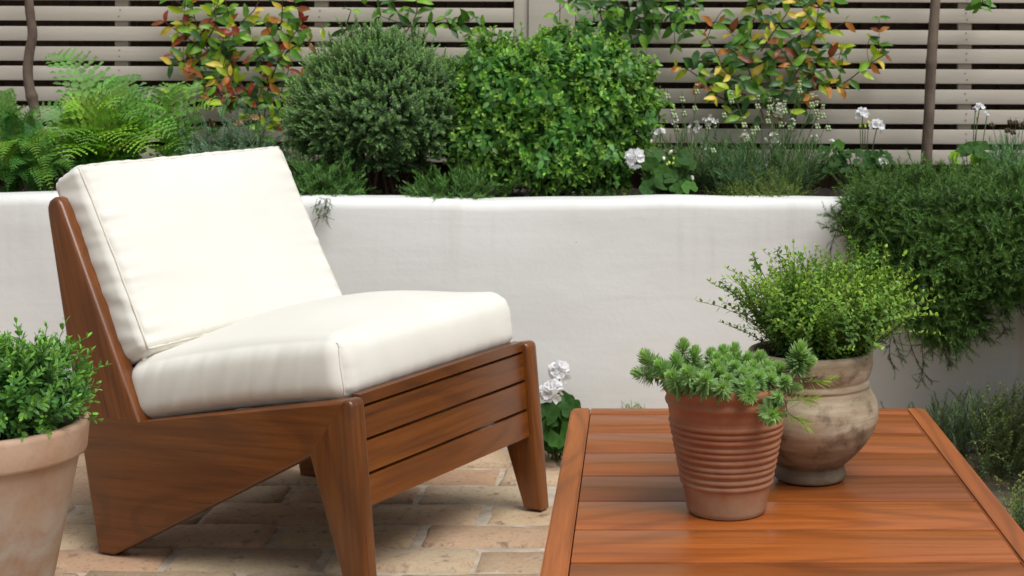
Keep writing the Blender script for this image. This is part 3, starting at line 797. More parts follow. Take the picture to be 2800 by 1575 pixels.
# big plain terracotta pot at lower left
M['terra_pale'] = terracotta_mat('pale_terracotta', (.40, .235, .150), (.47, .32, .225), (.52, .49, .44), .12, .36, lime=1.0)
p1 = empty('terracotta_pot', (-1.153, 2.77, 0), 'large pale limestained terracotta pot with broad plain rim at the left edge', 'plant pot', 'pots with plants')
r1 = .170
prof = [(.0, .004), (.108, 0), (.112, .003), (.150, .318), (.153, .322), (.1665, .324), (.1690, .330), (.1700, .392), (.1685, .398), (.1640, .400), (.1500, .399), (.1475, .394), (.1450, .33), (.1400, .30)]
lathe('pot_body', [(0, .004), (.084, 0), (.089, .004), (.1545, .338), (.1565, .3425)], M['terra_pale'], p1, 96, .004, 1)
lathe('rim', [(.1500, .3400), (.1625, .3400), (.1660, .3425), (.1675, .348), (.1708, .390), (.1695, .3965), (.1650, .3995), (.1520, .399), (.1480, .394), (.1455, .33)], M['terra_pale'], p1, 96, .004, 1)
pot_soil(p1, .146, .372, 1)

# ribbed terracotta pot on the table
M['terra_red'] = terracotta_mat('red_terracotta', (.27, .095, .045), (.35, .155, .080), (.33, .27, .18), -.02, .085, lime=1.0)
p2 = empty('ribbed_pot', (.1220, 2.162, HT), 'small reddish terracotta pot with thrown ribs on the table', 'plant pot', 'pots with plants')
pr = [(0, .003), (.050, 0), (.0535, .002), (.0555, .008), (.0590, .030), (.0605, .037)]
z = .040; rr = lambda z: .0560 + (z - .01) * (.0795 - .0560) / .125
k = 0
while z < .133:
    pr += [(rr(z) + .0000, z), (rr(z) + .0022, z + .0014), (rr(z) + .0030, z + .0036), (rr(z) + .0022, z + .0062), (rr(z) - .0006, z + .0078)]
    z += .0092 + .0016 * math.sin(k * 2.3); k += 1
pr += [(.0795, .136), (.0800, .142), (.0815, .148), (.0840, .1515), (.0850, .1550), (.0835, .1585), (.0822, .1605), (.0830, .1635), (.0858, .1670), (.0876, .1715), (.0872, .1765), (.0840, .1800), (.0800, .1805), (.0775, .178), (.076, .170), (.074, .15)]
lathe('pot_body', pr, M['terra_red'], p2, 96, .006, 2)
pot_soil(p2, .0755, .166, 2)

# stoneware jar
p3 = empty('stoneware_pot', (.2556, 2.328, HT), 'round bellied grey brown stoneware pot with flared collar on the table', 'plant pot', 'pots with plants')
pts = [(.046, 0), (.052, .003), (.0535, .010), (.0505, .020), (.0530, .025), (.0660, .037), (.0830, .056), (.0960, .078), (.1010, .098), (.0985, .118), (.0905, .134), (.0868, .1385), (.0885, .1425), (.0875, .1465), (.0855, .150), (.0885, .156), (.0925, .168), (.0935, .180), (.0915, .189), (.0870, .192), (.0820, .190), (.0800, .180), (.080, .16)]
M['stone'] = stoneware_mat()
lathe('pot_body', np.vstack([[0, .002], smooth_prof(pts, 6)]), M['stone'], p3, 96, .005, 3)
pot_soil(p3, .0805, .176, 3)

# ================================================================== PLANTS IN POTS
L_small = leaf(1, .34, 2, .15, .1); L_ov = leaf(1, .5, 3, .22, .18, .7, .9); L_need = leaf(1, .13, 2, .1, .12)
L_thin = leaf(1, .085, 2, .1, .25); L_round = leaf(1, .62, 3, .25, .15, .6, .7)

rs = np.random.default_rng(21)
# shrub in the big pot
hv_ = [shoot(rs.uniform(.05, .07), 7, 2, leaf(1, .36, 3, .3, .12, .9, .6), .0215, rs, 66, 22, (1.8, 1.7, 1.1), (.72, .8, .85), sc_tip=.6) for _ in range(8)]
hb = empty('potted_shrub', (-1.146, 2.77, .375), 'bushy green shrub with narrow leaves filling the large pale pot', 'plant', 'plants in pots')
lob = [((-1.19, 2.77, .44), (.175, .17, .115), 1.), ((-1.06, 2.76, .46), (.095, .11, .085), .5), ((-1.20, 2.70, .48), (.13, .12, .10), .5)]
p, n, k = lobe_points(lob, 640, rs, (.55, 1.0), zmin=.395, rough=.10)
d = nrm(n * .8 + np.array([0, 0, .55]) + rs.normal(0, .25, n.shape)); p = p - d * .04
scatter(hb, hv_, M['hebe'], p, d, rs.uniform(.8, 1.15, len(p)), 300, rs, key=k - p[:, 1] * 2)
stems_mesh('woody_stem', [(bez([-1.146 + rs.normal(0, .03), 2.77 + rs.normal(0, .03), .37], [-1.146 + rs.normal(0, .03), 2.77, .42], q), np.linspace(.003, .001, 12)) for q in p[rs.integers(0, len(p), 26)]], M['twig'], hb)

# thyme in the stoneware pot
ty_ = [shoot(rs.uniform(.070, .105), 14, 2, leaf(1, .55, 2, .2, .15), .0102, rs, 75, 38, (1.8, 1.5, .8), (.8, .9, .8), bend=.25, stem_r=.0007, sc_tip=.75, start=.10, jit=.3, stem_tint=(.9, .5, .4)) for _ in range(10)]
th = empty('potted_thyme', (.2556, 2.328, .598), 'airy light green thyme with upright sprigs growing from the stoneware pot', 'plant', 'plants in pots')
n_t = 600; a = rs.uniform(0, 6.283, n_t); q = np.sqrt(rs.uniform(0, 1, n_t)); base = np.stack([.2556 + .02 + .066 * q * np.cos(a), 2.328 + .066 * q * np.sin(a), np.full(n_t, .600)], 1)
d = nrm(np.stack([.66 * q * np.cos(a) + .0, .66 * q * np.sin(a), np.full(n_t, 1.15)], 1) + rs.normal(0, .22, (n_t, 3)))
lift = rs.uniform(0, 1, n_t) ** 1.0 * .062; base += d * lift[:, None]
sc = rs.uniform(.6, 1.1, n_t)
scatter(th, ty_, M['thyme'], base, d, sc, 300, rs, part='sprig', key=lift)
# the loose sprays reaching left, right and up
cur = []; lead = [((1975, 775), .9, 2.30), ((2060, 700), 1., 2.32), ((2125, 690), 1., 2.33), ((2035, 780), .9, 2.28), ((2340, 700), 1., 2.33), ((2380, 690), 1., 2.35), ((2440, 760), .9, 2.36), ((2450, 820), .9, 2.35), ((2395, 680), .9, 2.30), ((2230, 720), 1., 2.30), ((2290, 700), .9, 2.33), ((2460, 880), .9, 2.30), ((2330, 670), 1., 2.32), ((2190, 700), 1., 2.31), ((2270, 740), 1., 2.25), ((2420, 740), 1., 2.31), ((2170, 730), 1., 2.3)]
for (tx, ty), s, Y in lead:
    tip = P(tx, ty, Y); b0 = np.array([.2556 + rs.normal(0, .03), 2.328 + rs.normal(0, .03), .600]); mid = (b0 + tip) / 2 + np.array([0, 0, -.008]); c = bez(b0, mid, tip, 24); g = Geo()
    V, T = tube(c - np.array(th.location), np.linspace(.0011, .0005, 24), 4); g.add(V, T, (.9, .5, .4))
    for i in range(5, 24):
        for rep in range(2):
            dd = nrm(c[min(i, 22) + 1] - c[min(i, 22)]); o_ = nrm(rs.normal(0, 1, 3)); o_ = nrm(o_ - (o_ @ dd) * dd)
            vv = shoot(.010 + .012 * (1 - i / 24), 3, 2, L_ov, .0078, rs, 70, 40, (1.3, 1.3, .8), (.9, .95, .8), stem_r=.0004) if rs.random() < .55 else None
            ldir = nrm(o_ * .8 + dd * .6)
            if vv is not None:
                Rm = rotz_frames(ldir[None], rs)[0]; g.add(vv[0] @ Rm.T + c[i] - np.array(th.location), vv[1], vv[2])
            else:
                X, FF = place(L_ov, frames(ldir[None], dd), (c[i] - np.array(th.location))[None], np.array([.0085])); g.add(X, FF, (1.2, 1.2, .8))
    link('spray', g.mesh('spray', M['thyme']), th)

# sedum in the ribbed pot: dense bottlebrush sprigs
def sedum_sprig(rs, nlev=20, ln=.017, hgt=.034, cap=True):
    g = Geo(); V, T = tube([[0, 0, -.035], [.001, 0, -.01], [0, 0, hgt * .9]], [.0011, .0013, .0008], 4); g.add(V, T, (.9, .55, .45))
    lf = leaf(1, .19, 2, -.2, -.16, .8, .8); pos, d, up, s, tn = [], [], [], [], []
    for k_ in range(nlev):
        f = k_ / (nlev - 1); per = 8
        for j in range(per):
            az_ = k_ * 2.399 + j * 2 * math.pi / per + rs.normal(0, .1); an = R(128 - 124 * f) + rs.normal(0, .09)
            d.append([math.sin(an) * math.cos(az_), math.sin(an) * math.sin(az_), math.cos(an)]); up.append([-math.cos(an) * math.cos(az_), -math.cos(an) * math.sin(az_), math.sin(an)])
            pos.append([0, 0, hgt * (.0 + .72 * min(1., f * 1.35))]); s.append(ln * (1 - .48 * f) * rs.uniform(.88, 1.08)); g_ = f ** 1.5
            tn.append(np.array([.55, .66, .52]) * (1 - g_) + np.array([1.75, 1.65, 1.45]) * g_)
    V, T = place(lf, frames(np.array(d), np.array(up)), np.array(pos), np.array(s)); g.add(V, T, np.repeat(np.array(tn), len(lf[0]), 0)); return g.arr()
sv = [sedum_sprig(rs, 27, rs.uniform(.0175, .0205), rs.uniform(.020, .030)) for _ in range(6)]
sd = empty('potted_sedum', (.1220, 2.162, .586), 'blue green trailing sedum with bottlebrush rosettes spilling over the ribbed pot', 'plant', 'plants in pots')
pos, dirs, scl = [], [], []
def S(px, py, Y, d, s=1.): pos.append(P(px, py, Y)); dirs.append(d); scl.append(s)
for (px, py, Y, d, s) in [(1868, 935, 2.18, (0, 0, 1), 1.15), (1765, 975, 2.15, (-.55, -.2, .8), 1.3), (1735, 1018, 2.12, (-.9, -.1, .25), 1.0), (1808, 1000, 2.13, (-.5, -.3, .75), 1.2), (1838, 1030, 2.09, (-.4, -.5, .6), 1.2),
      (1880, 1020, 2.08, (-.25, -.6, .65), 1.25), (1930, 1035, 2.07, (0, -.7, .6), 1.25), (1975, 1060, 2.06, (0, -.8, .4), 1.0), (1900, 965, 2.16, (.05, -.1, 1), 1.15), (1945, 960, 2.20, (.1, 0, 1), 1.05), (1978, 958, 2.2, (-.1, -.2, 1), 1.1),
      (2008, 955, 2.22, (.15, -.1, 1), 1.1), (2080, 970, 2.2, (.1, -.2, 1), 1.2), (2045, 980, 2.2, (0, -.4, .9), 1.1), (2100, 1000, 2.18, (.3, -.4, .8), 1.2), (2135, 1000, 2.17, (.4, -.3, .8), 1.1), (2190, 955, 2.17, (.15, -.25, 1), 1.35), (2215, 985, 2.17, (.8, -.2, .3), 1.1),
      (2046, 1052, 2.07, (.1, -.75, .35), 1.2), (2050, 1085, 2.055, (.1, -.8, -.15), 1.0), (2112, 1135, 2.05, (.0, -.95, .0), 1.2), (2128, 1085, 2.06, (.15, -.8, .4), .75), (2075, 1030, 2.09, (.1, -.6, .7), 1.), (2110, 1035, 2.1, (.2, -.5, .7), 1.0),
      (2150, 1040, 2.11, (.4, -.5, .5), .9), (2180, 1060, 2.12, (.8, -.3, .0), .8), (1960, 1000, 2.12, (-.1, -.6, .8), 1.1), (2010, 1000, 2.12, (0, -.7, .8), .9), (1990, 1035, 2.09, (0, -.7, .6), .85), (2030, 1020, 2.1, (.1, -.7, .7), .85), (2060, 1000, 2.13, (0, -.6, .8), 1.), (1850, 985, 2.15, (-.2, -.2, 1), 1.1)]: S(px, py, Y, d, s)
for i in range(46):
    a = rs.uniform(0, 6.283); q = math.sqrt(rs.uniform(0, 1)) * .082; pos.append(np.array([.122 + q * math.cos(a), 2.162 + q * math.sin(a), .606 + .015 * (1 - (q / .085) ** 2) + rs.normal(0, .005)]))
    dirs.append((q / .085 * math.cos(a) * .8, q / .085 * math.sin(a) * .8 - .15, .9)); scl.append(rs.uniform(.8, 1.1))
pos = np.array(pos); dirs = nrm(np.array(dirs)); scl = np.array(scl)
pos = pos - dirs * (.020 * scl)[:, None]
scatter(sd, sv, M['sedum'], pos, dirs, scl, len(pos), rs, part='sprig')
stems_mesh('trailing_stem', [(bez(P(2080, 1040, 2.12), P(2150, 1050, 2.07), P(2115, 1130, 2.06), 14), .0014), (bez(P(2075, 1030, 2.12), P(2180, 1040, 2.10), P(2235, 1030, 2.12), 14), .0012), (bez(P(2100, 1050, 2.1), P(2160, 1080, 2.06), P(2150, 1140, 2.05), 14), .0011)], M['twig'], sd)
# a few long pale tips hanging at the right
tips = shoot(.035, 8, 3, leaf(1, .10, 2, .1, .1), .026, rs, 60, 20, (1.2, 1.1, .45), (1.0, 1.0, .45), stem_r=.001, spiral=True)
me = mesh_np('pale_tip', tips[0], tips[1], M['sedum'], tips[2])
for px, py, Y, d in ((2140, 1120, 2.055, (.7, -.3, -.35)), (2150, 1095, 2.06, (.95, -.2, .05)), (2200, 1045, 2.12, (.95, -.2, .1))):
    m3 = rotz_frames(np.array([d]), rs)[0]; m4 = Matrix([[*m3[i], float(P(px, py, Y)[i] - sd.location[i])] for i in range(3)] + [[0, 0, 0, 1]]); link('pale_tip', me, sd, m4)

# ================================================================== BED SHRUBS
def shrub(name, label, cat, lobes, variants, mat, n, n_parts, rs, shell=(.7, 1.), up=.4, zmin=SOIL + .01, rough=.08, lower=-.6, jit=.25, scl=(.8, 1.2), group=None, front=.35, back=.03, stems=14, root_at=None, inner=0, droop=0.):
    c = np.array(lobes[0][0]) if root_at is None else np.array(root_at)
    root = empty(name, (c[0], c[1], SOIL if root_at is None else root_at[2]), label, cat, group)
    p, nn, k = lobe_points(lobes, n, rs, shell, zmin, rough, front, lower)
    d = nrm(nn + np.array([0, 0, up]) + rs.normal(0, jit, nn.shape) - np.array([0, 0, droop])); p = p - d * back
    s = rs.uniform(*scl, len(p))
    scatter(root, variants, mat, p, d, s, n_parts, rs, key=k + .8 * (-nn[:, 1]) + .3 * nn[:, 2])
    if stems:
        st = []
        for q in p[rs.integers(0, len(p), stems)]:
            b0 = np.array([c[0] + rs.normal(0, .03), c[1] + rs.normal(0, .03), SOIL - .01]); st.append((bez(b0, (b0 + q) / 2 + [0, 0, .05], q), np.linspace(.006, .0015, 12)))
        stems_mesh('stem', st, M['twig'], root)
    return root

rs = np.random.default_rng(33)
# grey green dome
v1 = [shoot(rs.uniform(.045, .065), 9, 3, leaf(1, .46, 2, .3, .05, .9, .6), .0125, rs, 66, 16, (2.2, 2.1, 1.9), (.58, .66, .62), stem_r=.0008, sc_tip=.55) for _ in range(8)]
c1 = P(1050, 262, 4.60)
shrub('rounded_shrub', 'dense dome shaped shrub of tiny grey green leaves, left of the brighter bush', 'shrub',
      [(c1 + [-.01, 0, -.01], (.275, .25, .215), 3), (c1 + [-.14, -.03, -.06], (.155, .17, .165), 1.2), (c1 + [.13, -.02, -.05], (.155, .17, .18), 1.2), (c1 + [.0, -.05, .045], (.19, .16, .165), 1), (c1 + [-.02, -.02, -.14], (.20, .14, .12), 1)], v1, M['bush_grey'], 4000, 300, rs, shell=(.62, 1.), up=.45, lower=-.75, rough=.06, back=.045)
# bright green bush
v2 = [shoot(rs.uniform(.05, .07), 6, 2, leaf(1, .50, 3, .25, .22, .7, .75), .027, rs, 72, 25, (2.8, 2.15, 1.4), (.72, .82, .85), stem_r=.001, sc_tip=.42, jit=.3) for _ in range(9)]
v2 += [shoot(rs.uniform(.04, .06), 4, 2, leaf(1, .52, 3, .25, .3, .7, .75), .030, rs, 80, 50, (.9, .95, .9), (.6, .7, .8), stem_r=.001, sc_tip=.8, jit=.35) for _ in range(5)]
v2 += [shoot(rs.uniform(.05, .07), 5, 2, leaf(1, .50, 3, .25, .2, .7, .75), .023, rs, 65, 20, (2.8, 2.3, 1.5), (1.5, 1.45, 1.2), stem_r=.001, sc_tip=.55, jit=.3) for _ in range(2)]
c2 = P(1530, 280, 4.58)
shrub('bright_bush', 'bushy bright green shrub with lime young tips and small oval leaves', 'shrub',
      [(c2 + [-.02, 0, .015], (.265, .22, .215), 3), (c2 + [.16, -.02, .0], (.15, .17, .20), 1.2), (c2 + [-.19, -.0, .05], (.15, .17, .165), 1.2), (c2 + [.0, -.08, -.13], (.21, .15, .15), 1.4), (c2 + [-.20, -.04, -.12], (.13, .14, .15), 1.3), (c2 + [.10, -.04, -.15], (.14, .12, .12), .8), (c2 + [.05, -.03, .09], (.19, .16, .155), 1)], v2, M['bush_lime'], 2400, 300, rs, shell=(.6, 1.), up=.2, lower=-.9, rough=.07, back=.05, jit=.4)

# fine leaved low mounds along the wall top
vn = [shoot(rs.uniform(.05, .08), 13, 3, leaf(1, .16, 2, .1, .25), .020, rs, 60, 20, (1.4, 1.45, 1.1), (.7, .75, .7), stem_r=.0008, sc_tip=.6, spiral=True, bend=.3) for _ in range(6)]
vt = [shoot(rs.uniform(.025, .04), 9, 2, leaf(1, .4, 2, .2, .1), .0062, rs, 65, 30, (1.6, 1.4, .9), (.8, .8, .7), stem_r=.0006, bend=.35) for _ in range(6)]
def Pz(px, Y): return (px - CX) / F * Y
def mound(name, label, x0, x1, ytop, Y, var, mat, n, depth=.12, group=None, cat='plant', zlow=SOIL, **kw):
    cx = Pz((x0 + x1) / 2, Y); rx = (x1 - x0) / 2 / F * Y; zt = P(0, ytop, Y)[2]; rz = (zt - zlow) 
    return shrub(name, label, cat, [((cx, Y, zlow), (rx, depth, rz), 2), ((cx + rx * .35, Y, zlow), (rx * .6, depth * .8, rz * .85), .7), ((cx - rx * .4, Y - .02, zlow), (rx * .55, depth * .8, rz * .75), .7)], var, mat, n, min(n, 90), rs, shell=(.35, 1.), rough=.16, group=group, back=.035, stems=0, lower=-.05, **kw)
M['mat'] = leaf_mat('olive_mat_green', (.13, .21, .055), .5, .2, .4)
M['rosem2'] = leaf_mat('fresh_needle_green', (.075, .165, .040), .5, .25, .35)
mound('fine_leaved_plant', 'dark green fine leaved plant on the wall top between the domed shrub and bright bush', 1100, 1375, 470, 4.30, vn, M['rosem2'], 260, .10, 'low plants along the wall top')
mound('fine_leaved_plant', 'dark green fine leaved clump beside the back cushion on the wall top', 800, 985, 450, 4.33, vn, M['rosem2'], 260, .12, 'low plants along the wall top')
mound('thyme_mat', 'low olive green mat of tiny leaves on the wall top by the lavender', 1925, 2230, 448, 4.36, vt, M['mat'], 1300, .15, 'low plants along the wall top')
mound('thyme_mat', 'low dark mat of leaves between the geranium and the bright bush', 1560, 1760, 500, 4.34, vt, M['rosem2'], 300, .07, 'low plants along the wall top')
# dried sprig hanging over the wall at the cushion
hr = empty('hanging_sprig', P(880, 545, 4.2), 'small brownish green sprig hanging over the white wall beside the back cushion', 'plant')
pp = []; dd = []
for i in range(34): pp.append(P(rs.uniform(862, 905), rs.uniform(535, 598), 4.135 + rs.uniform(-.015, .02))); dd.append((rs.normal(0, .4), -.3, -.8 + rs.normal(0, .4)))
scatter(hr, vt, M['rosem2'], np.array(pp), np.array(dd), np.full(34, .9), 34, rs, part='sprig')

# blue grey feathery plant behind the chair cushion
vg = [shoot(rs.uniform(.06, .10), 22, 3, leaf(1, .14, 2, .1, .2), .0135, rs, 65, 25, (1.7, 1.7, 2.0), (.9, .9, 1.1), stem_r=.0009, sc_tip=.6, bend=.3) for _ in range(6)]
M['feather'] = leaf_mat('blue_grey_leaf', (.125, .225, .105), .55, .2, .3)
mound('feathery_plant', 'soft blue green feathery foliage just above the back cushion', 480, 810, 318, 4.55, vg, M['feather'], 560, .18, 'low plants along the wall top')
mound('feathery_plant', 'dark green feathery foliage low between the domed shrub and back cushion', 780, 900, 400, 4.50, vg, M['rosem'], 200, .12, 'low plants along the wall top')

# trailing plant over the right end of the wall
vr = [shoot(rs.uniform(.05, .09), 15, 3, leaf(1, .15, 2, .1, .2), .0165, rs, 58, 22, (1.5, 1.55, 1.15), (.72, .8, .75), stem_r=.0008, sc_tip=.65, spiral=True, bend=.3) for _ in range(9)]
tr_root = (P(2560, 470, 4.35)[0], 4.35, SOIL)
tl = [(P(2500, 560, 4.16), (.200, .17, .095), 2), (P(2740, 565, 4.14), (.19, .18, .11), 1.6), (P(2400, 600, 4.08), (.125, .09, .10), 1.0), (P(2600, 690, 4.03), (.20, .10, .165), 2.0),
      (P(2500, 770, 4.03), (.14, .085, .125), 1.4), (P(2590, 850, 4.04), (.115, .08, .105), 1.2), (P(2740, 700, 4.0), (.13, .09, .16), 1.2), (P(2420, 700, 4.07), (.09, .06, .09), .7), (P(2600, 500, 4.45), (.30, .17, .06), 1.2)]
tr = shrub('trailing_rosemary', 'dark green trailing plant tumbling over the right end of the white wall', 'plant', tl, vr, M['rosem'], 5200, 300, rs, shell=(.45, 1.0), up=.05, zmin=.25, rough=.12, lower=-1, jit=.40, front=.6, stems=0, root_at=tr_root, back=.055)
st = []
for (a, b, c) in [((2420, 860), (2450, 950), (2465, 975)), ((2480, 900), (2500, 1000), (2545, 1040)), ((2560, 930), (2590, 985), (2600, 990)), ((2450, 880), (2420, 960), (2440, 1000)), ((2470, 880), (2520, 930), (2560, 970)), ((2520, 940), (2530, 1010), (2515, 1045)), ((2640, 900), (2700, 905), (2690, 925)), ((2720, 860), (2760, 900), (2740, 915)), ((2300, 600), (2280, 640), (2270, 690)), ((2310, 620), (2290, 600), (2262, 585))]:
    c_ = bez(P(*a, 4.05), P(*b, 4.03), P(*c, 4.05), 12); st.append((c_, .0011))
    for i in range(2, 12):
        for _ in range(2):
            v_ = vr[rs.integers(0, 9)]; Rm = rotz_frames((nrm(c_[min(i + 1, 11)] - c_[i - 1]) + rs.normal(0, .5, 3))[None], rs)[0] * rs.uniform(.3, .5)
            m4 = Matrix([[*[float(x) for x in Rm[j]], float(c_[i][j] - tr_root[j])] for j in range(3)] + [[0, 0, 0, 1]])
            st_me = bpy.data.meshes.get('hanging_shoot_%d' % 0) 
            if i % 2: 
                if not hasattr(shrub, 'hm'): shrub.hm = [mesh_np('hanging_shoot', v[0], v[1], M['rosem'], v[2]) for v in vr]
                link('hanging_shoot', shrub.hm[rs.integers(0, 9)], tr, m4)
for c_ in st: stems_mesh('hanging_stem', [c_], M['twig'], tr)

# ---------------------------------------------------------------- ferns
def frond_mesh(curve, n_pin, pl, mat, rs, wide=.30, teeth=7, tint=(1, 1, 1), pw=.24, up=None, arch=.35, taper=1.25, start=.14, base=None):
    """curve (n,3) world; pinnae both sides, lobed"""
    c = np.asarray(curve); n = len(c); g = Geo(); off = np.zeros(3) if base is None else np.array(base)
    V, T = tube(c - off, np.linspace(.0016, .0005, n), 4); g.add(V, T, np.array(tint) * [.9, .8, .7])
    s_all = np.linspace(start, .985, n_pin); tan = nrm(np.gradient(c, axis=0)); up = np.array([0, -.55, .83]) if up is None else np.array(up)
    def pinna():
        k_ = teeth; V = []; 
        for i in range(k_ + 1):
            t_ = i / k_; w = (1 - t_ ** 1.5) * .5 + .02
            V += [[t_, 0, -.12 * t_ * t_]]
            if i < k_:
                V += [[t_ + .62 / k_, w * 1.0, -.12 * t_ * t_ + .04], [t_ + .62 / k_, -w, -.12 * t_ * t_ + .04], [t_ + .06 / k_, w * .55, -.12 * t_ * t_], [t_ + .06 / k_, -w * .55, -.12 * t_ * t_]]
        V = np.array(V) * [1, pw, 1]; Fc = []
        for i in range(k_):
            a = i * 5; b_ = (i + 1) * 5; Fc += [[a, b_, a + 1], [a, a + 1, a + 3], [a, a + 2, b_], [a, a + 4, a + 2]]
        return V, np.array(Fc)
    pt = pinna()
    for s in s_all:
        f = s * (n - 1); i = int(f); fr = f - i; p_ = c[i] * (1 - fr) + c[min(i + 1, n - 1)] * fr; t_ = tan[i]
        lat = nrm(np.cross(t_, up)); nn = nrm(np.cross(lat, t_)); Lp = pl * (math.sin(math.pi * min(1, (s * .93 + .07)) ** .72) ** .7 if False else (1 - ((s - .36) / .66) ** 2 if s > .36 else 1 - ((.36 - s) / .36) ** 2 * .5)) 
        Lp = max(Lp, .08 * pl) * rs.uniform(.93, 1.05)
        for sg in (-1, 1):
            d = nrm(lat * sg + t_ * (.32 + .35 * s) + nn * rs.normal(.05, .07) ); X, FF = place(pt, frames(d[None], nn), (p_ - off)[None], np.array([Lp]))
            g.add(X, FF, np.array(tint) * rs.uniform(.85, 1.12))
    return g.mesh('frond', mat)

def fern(label, base, tips, mat, n_pin, pl, group, **kw):
    root = empty('fern', base, label, 'fern', group)
    for (tx, ty, tY, arch, tn) in tips:
        tip = P(tx, ty, tY); b0 = np.array(base) + rs.normal(0, .015, 3) * [1, 1, 0]; mid = (b0 * .45 + tip * .55); mid[2] = max(b0[2], tip[2]) + arch
        mid[:2] = b0[:2] * .7 + tip[:2] * .3
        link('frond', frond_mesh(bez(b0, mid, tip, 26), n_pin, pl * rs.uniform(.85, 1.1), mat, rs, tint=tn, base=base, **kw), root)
    return root
g_ = 'ferns in the raised bed'
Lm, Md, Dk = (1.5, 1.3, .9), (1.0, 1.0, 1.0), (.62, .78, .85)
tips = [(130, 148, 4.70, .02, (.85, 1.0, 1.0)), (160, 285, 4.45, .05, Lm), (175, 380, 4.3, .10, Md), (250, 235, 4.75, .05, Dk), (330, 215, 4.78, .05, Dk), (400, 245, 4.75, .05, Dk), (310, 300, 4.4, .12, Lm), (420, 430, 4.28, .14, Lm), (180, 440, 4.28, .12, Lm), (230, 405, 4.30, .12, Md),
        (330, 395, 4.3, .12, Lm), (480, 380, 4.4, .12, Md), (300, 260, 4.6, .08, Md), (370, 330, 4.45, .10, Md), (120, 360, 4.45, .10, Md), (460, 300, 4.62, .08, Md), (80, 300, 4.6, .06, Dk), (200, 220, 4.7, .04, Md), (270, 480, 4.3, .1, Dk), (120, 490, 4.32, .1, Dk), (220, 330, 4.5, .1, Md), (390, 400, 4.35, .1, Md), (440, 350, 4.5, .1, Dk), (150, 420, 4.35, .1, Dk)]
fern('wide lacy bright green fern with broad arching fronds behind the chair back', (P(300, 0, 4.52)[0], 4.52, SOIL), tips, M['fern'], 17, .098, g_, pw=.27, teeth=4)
tips = [(600, 305, 4.5, .11, Lm), (480, 235, 4.72, .05, Md), (540, 240, 4.74, .05, Md), (500, 420, 4.35, .1, Md), (420, 350, 4.45, .1, Md), (560, 360, 4.5, .1, Dk), (455, 270, 4.6, .07, Md)]
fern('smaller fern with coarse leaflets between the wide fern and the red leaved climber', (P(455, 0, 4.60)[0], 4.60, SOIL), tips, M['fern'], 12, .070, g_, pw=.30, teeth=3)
tips = [(10, 270, 4.5, .10, Md), (60, 330, 4.35, .12, Md), (105, 440, 4.2, .14, Lm), (145, 530, 4.22, .18, Lm), (5, 440, 4.2, .14, Lm), (-60, 380, 4.3, .10, Md), (45, 400, 4.3, .10, Dk), (130, 410, 4.3, .10, Md), (5, 330, 4.4, .1, Dk), (20, 520, 4.25, .12, Dk), (-20, 300, 4.5, .1, Md), (165, 500, 4.25, .12, Dk), (75, 500, 4.25, .1, Dk), (-60, 500, 4.25, .1, Dk), (100, 330, 4.45, .10, Md)]
fern('narrow ladder leaved fern with drooping fronds at the left edge', (P(35, 0, 4.48)[0], 4.48, SOIL), tips, M['hart'], 26, .036, g_, pw=.5, teeth=3)

tips = [(150, 400, 4.4, .12, Lm), (60, 420, 4.3, .12, Md), (120, 470, 4.22, .12, Md), (200, 470, 4.25, .10, Md), (90, 360, 4.5, .1, Dk), (180, 420, 4.4, .1, Dk), (30, 470, 4.25, .1, Dk), (110, 520, 4.24, .14, Md)]
fern('low narrow leaved fern between the crooked tree stem and the wide fern', (P(120, 0, 4.42)[0], 4.42, SOIL), tips, M['hart'], 24, .042, g_, pw=.45, teeth=3)
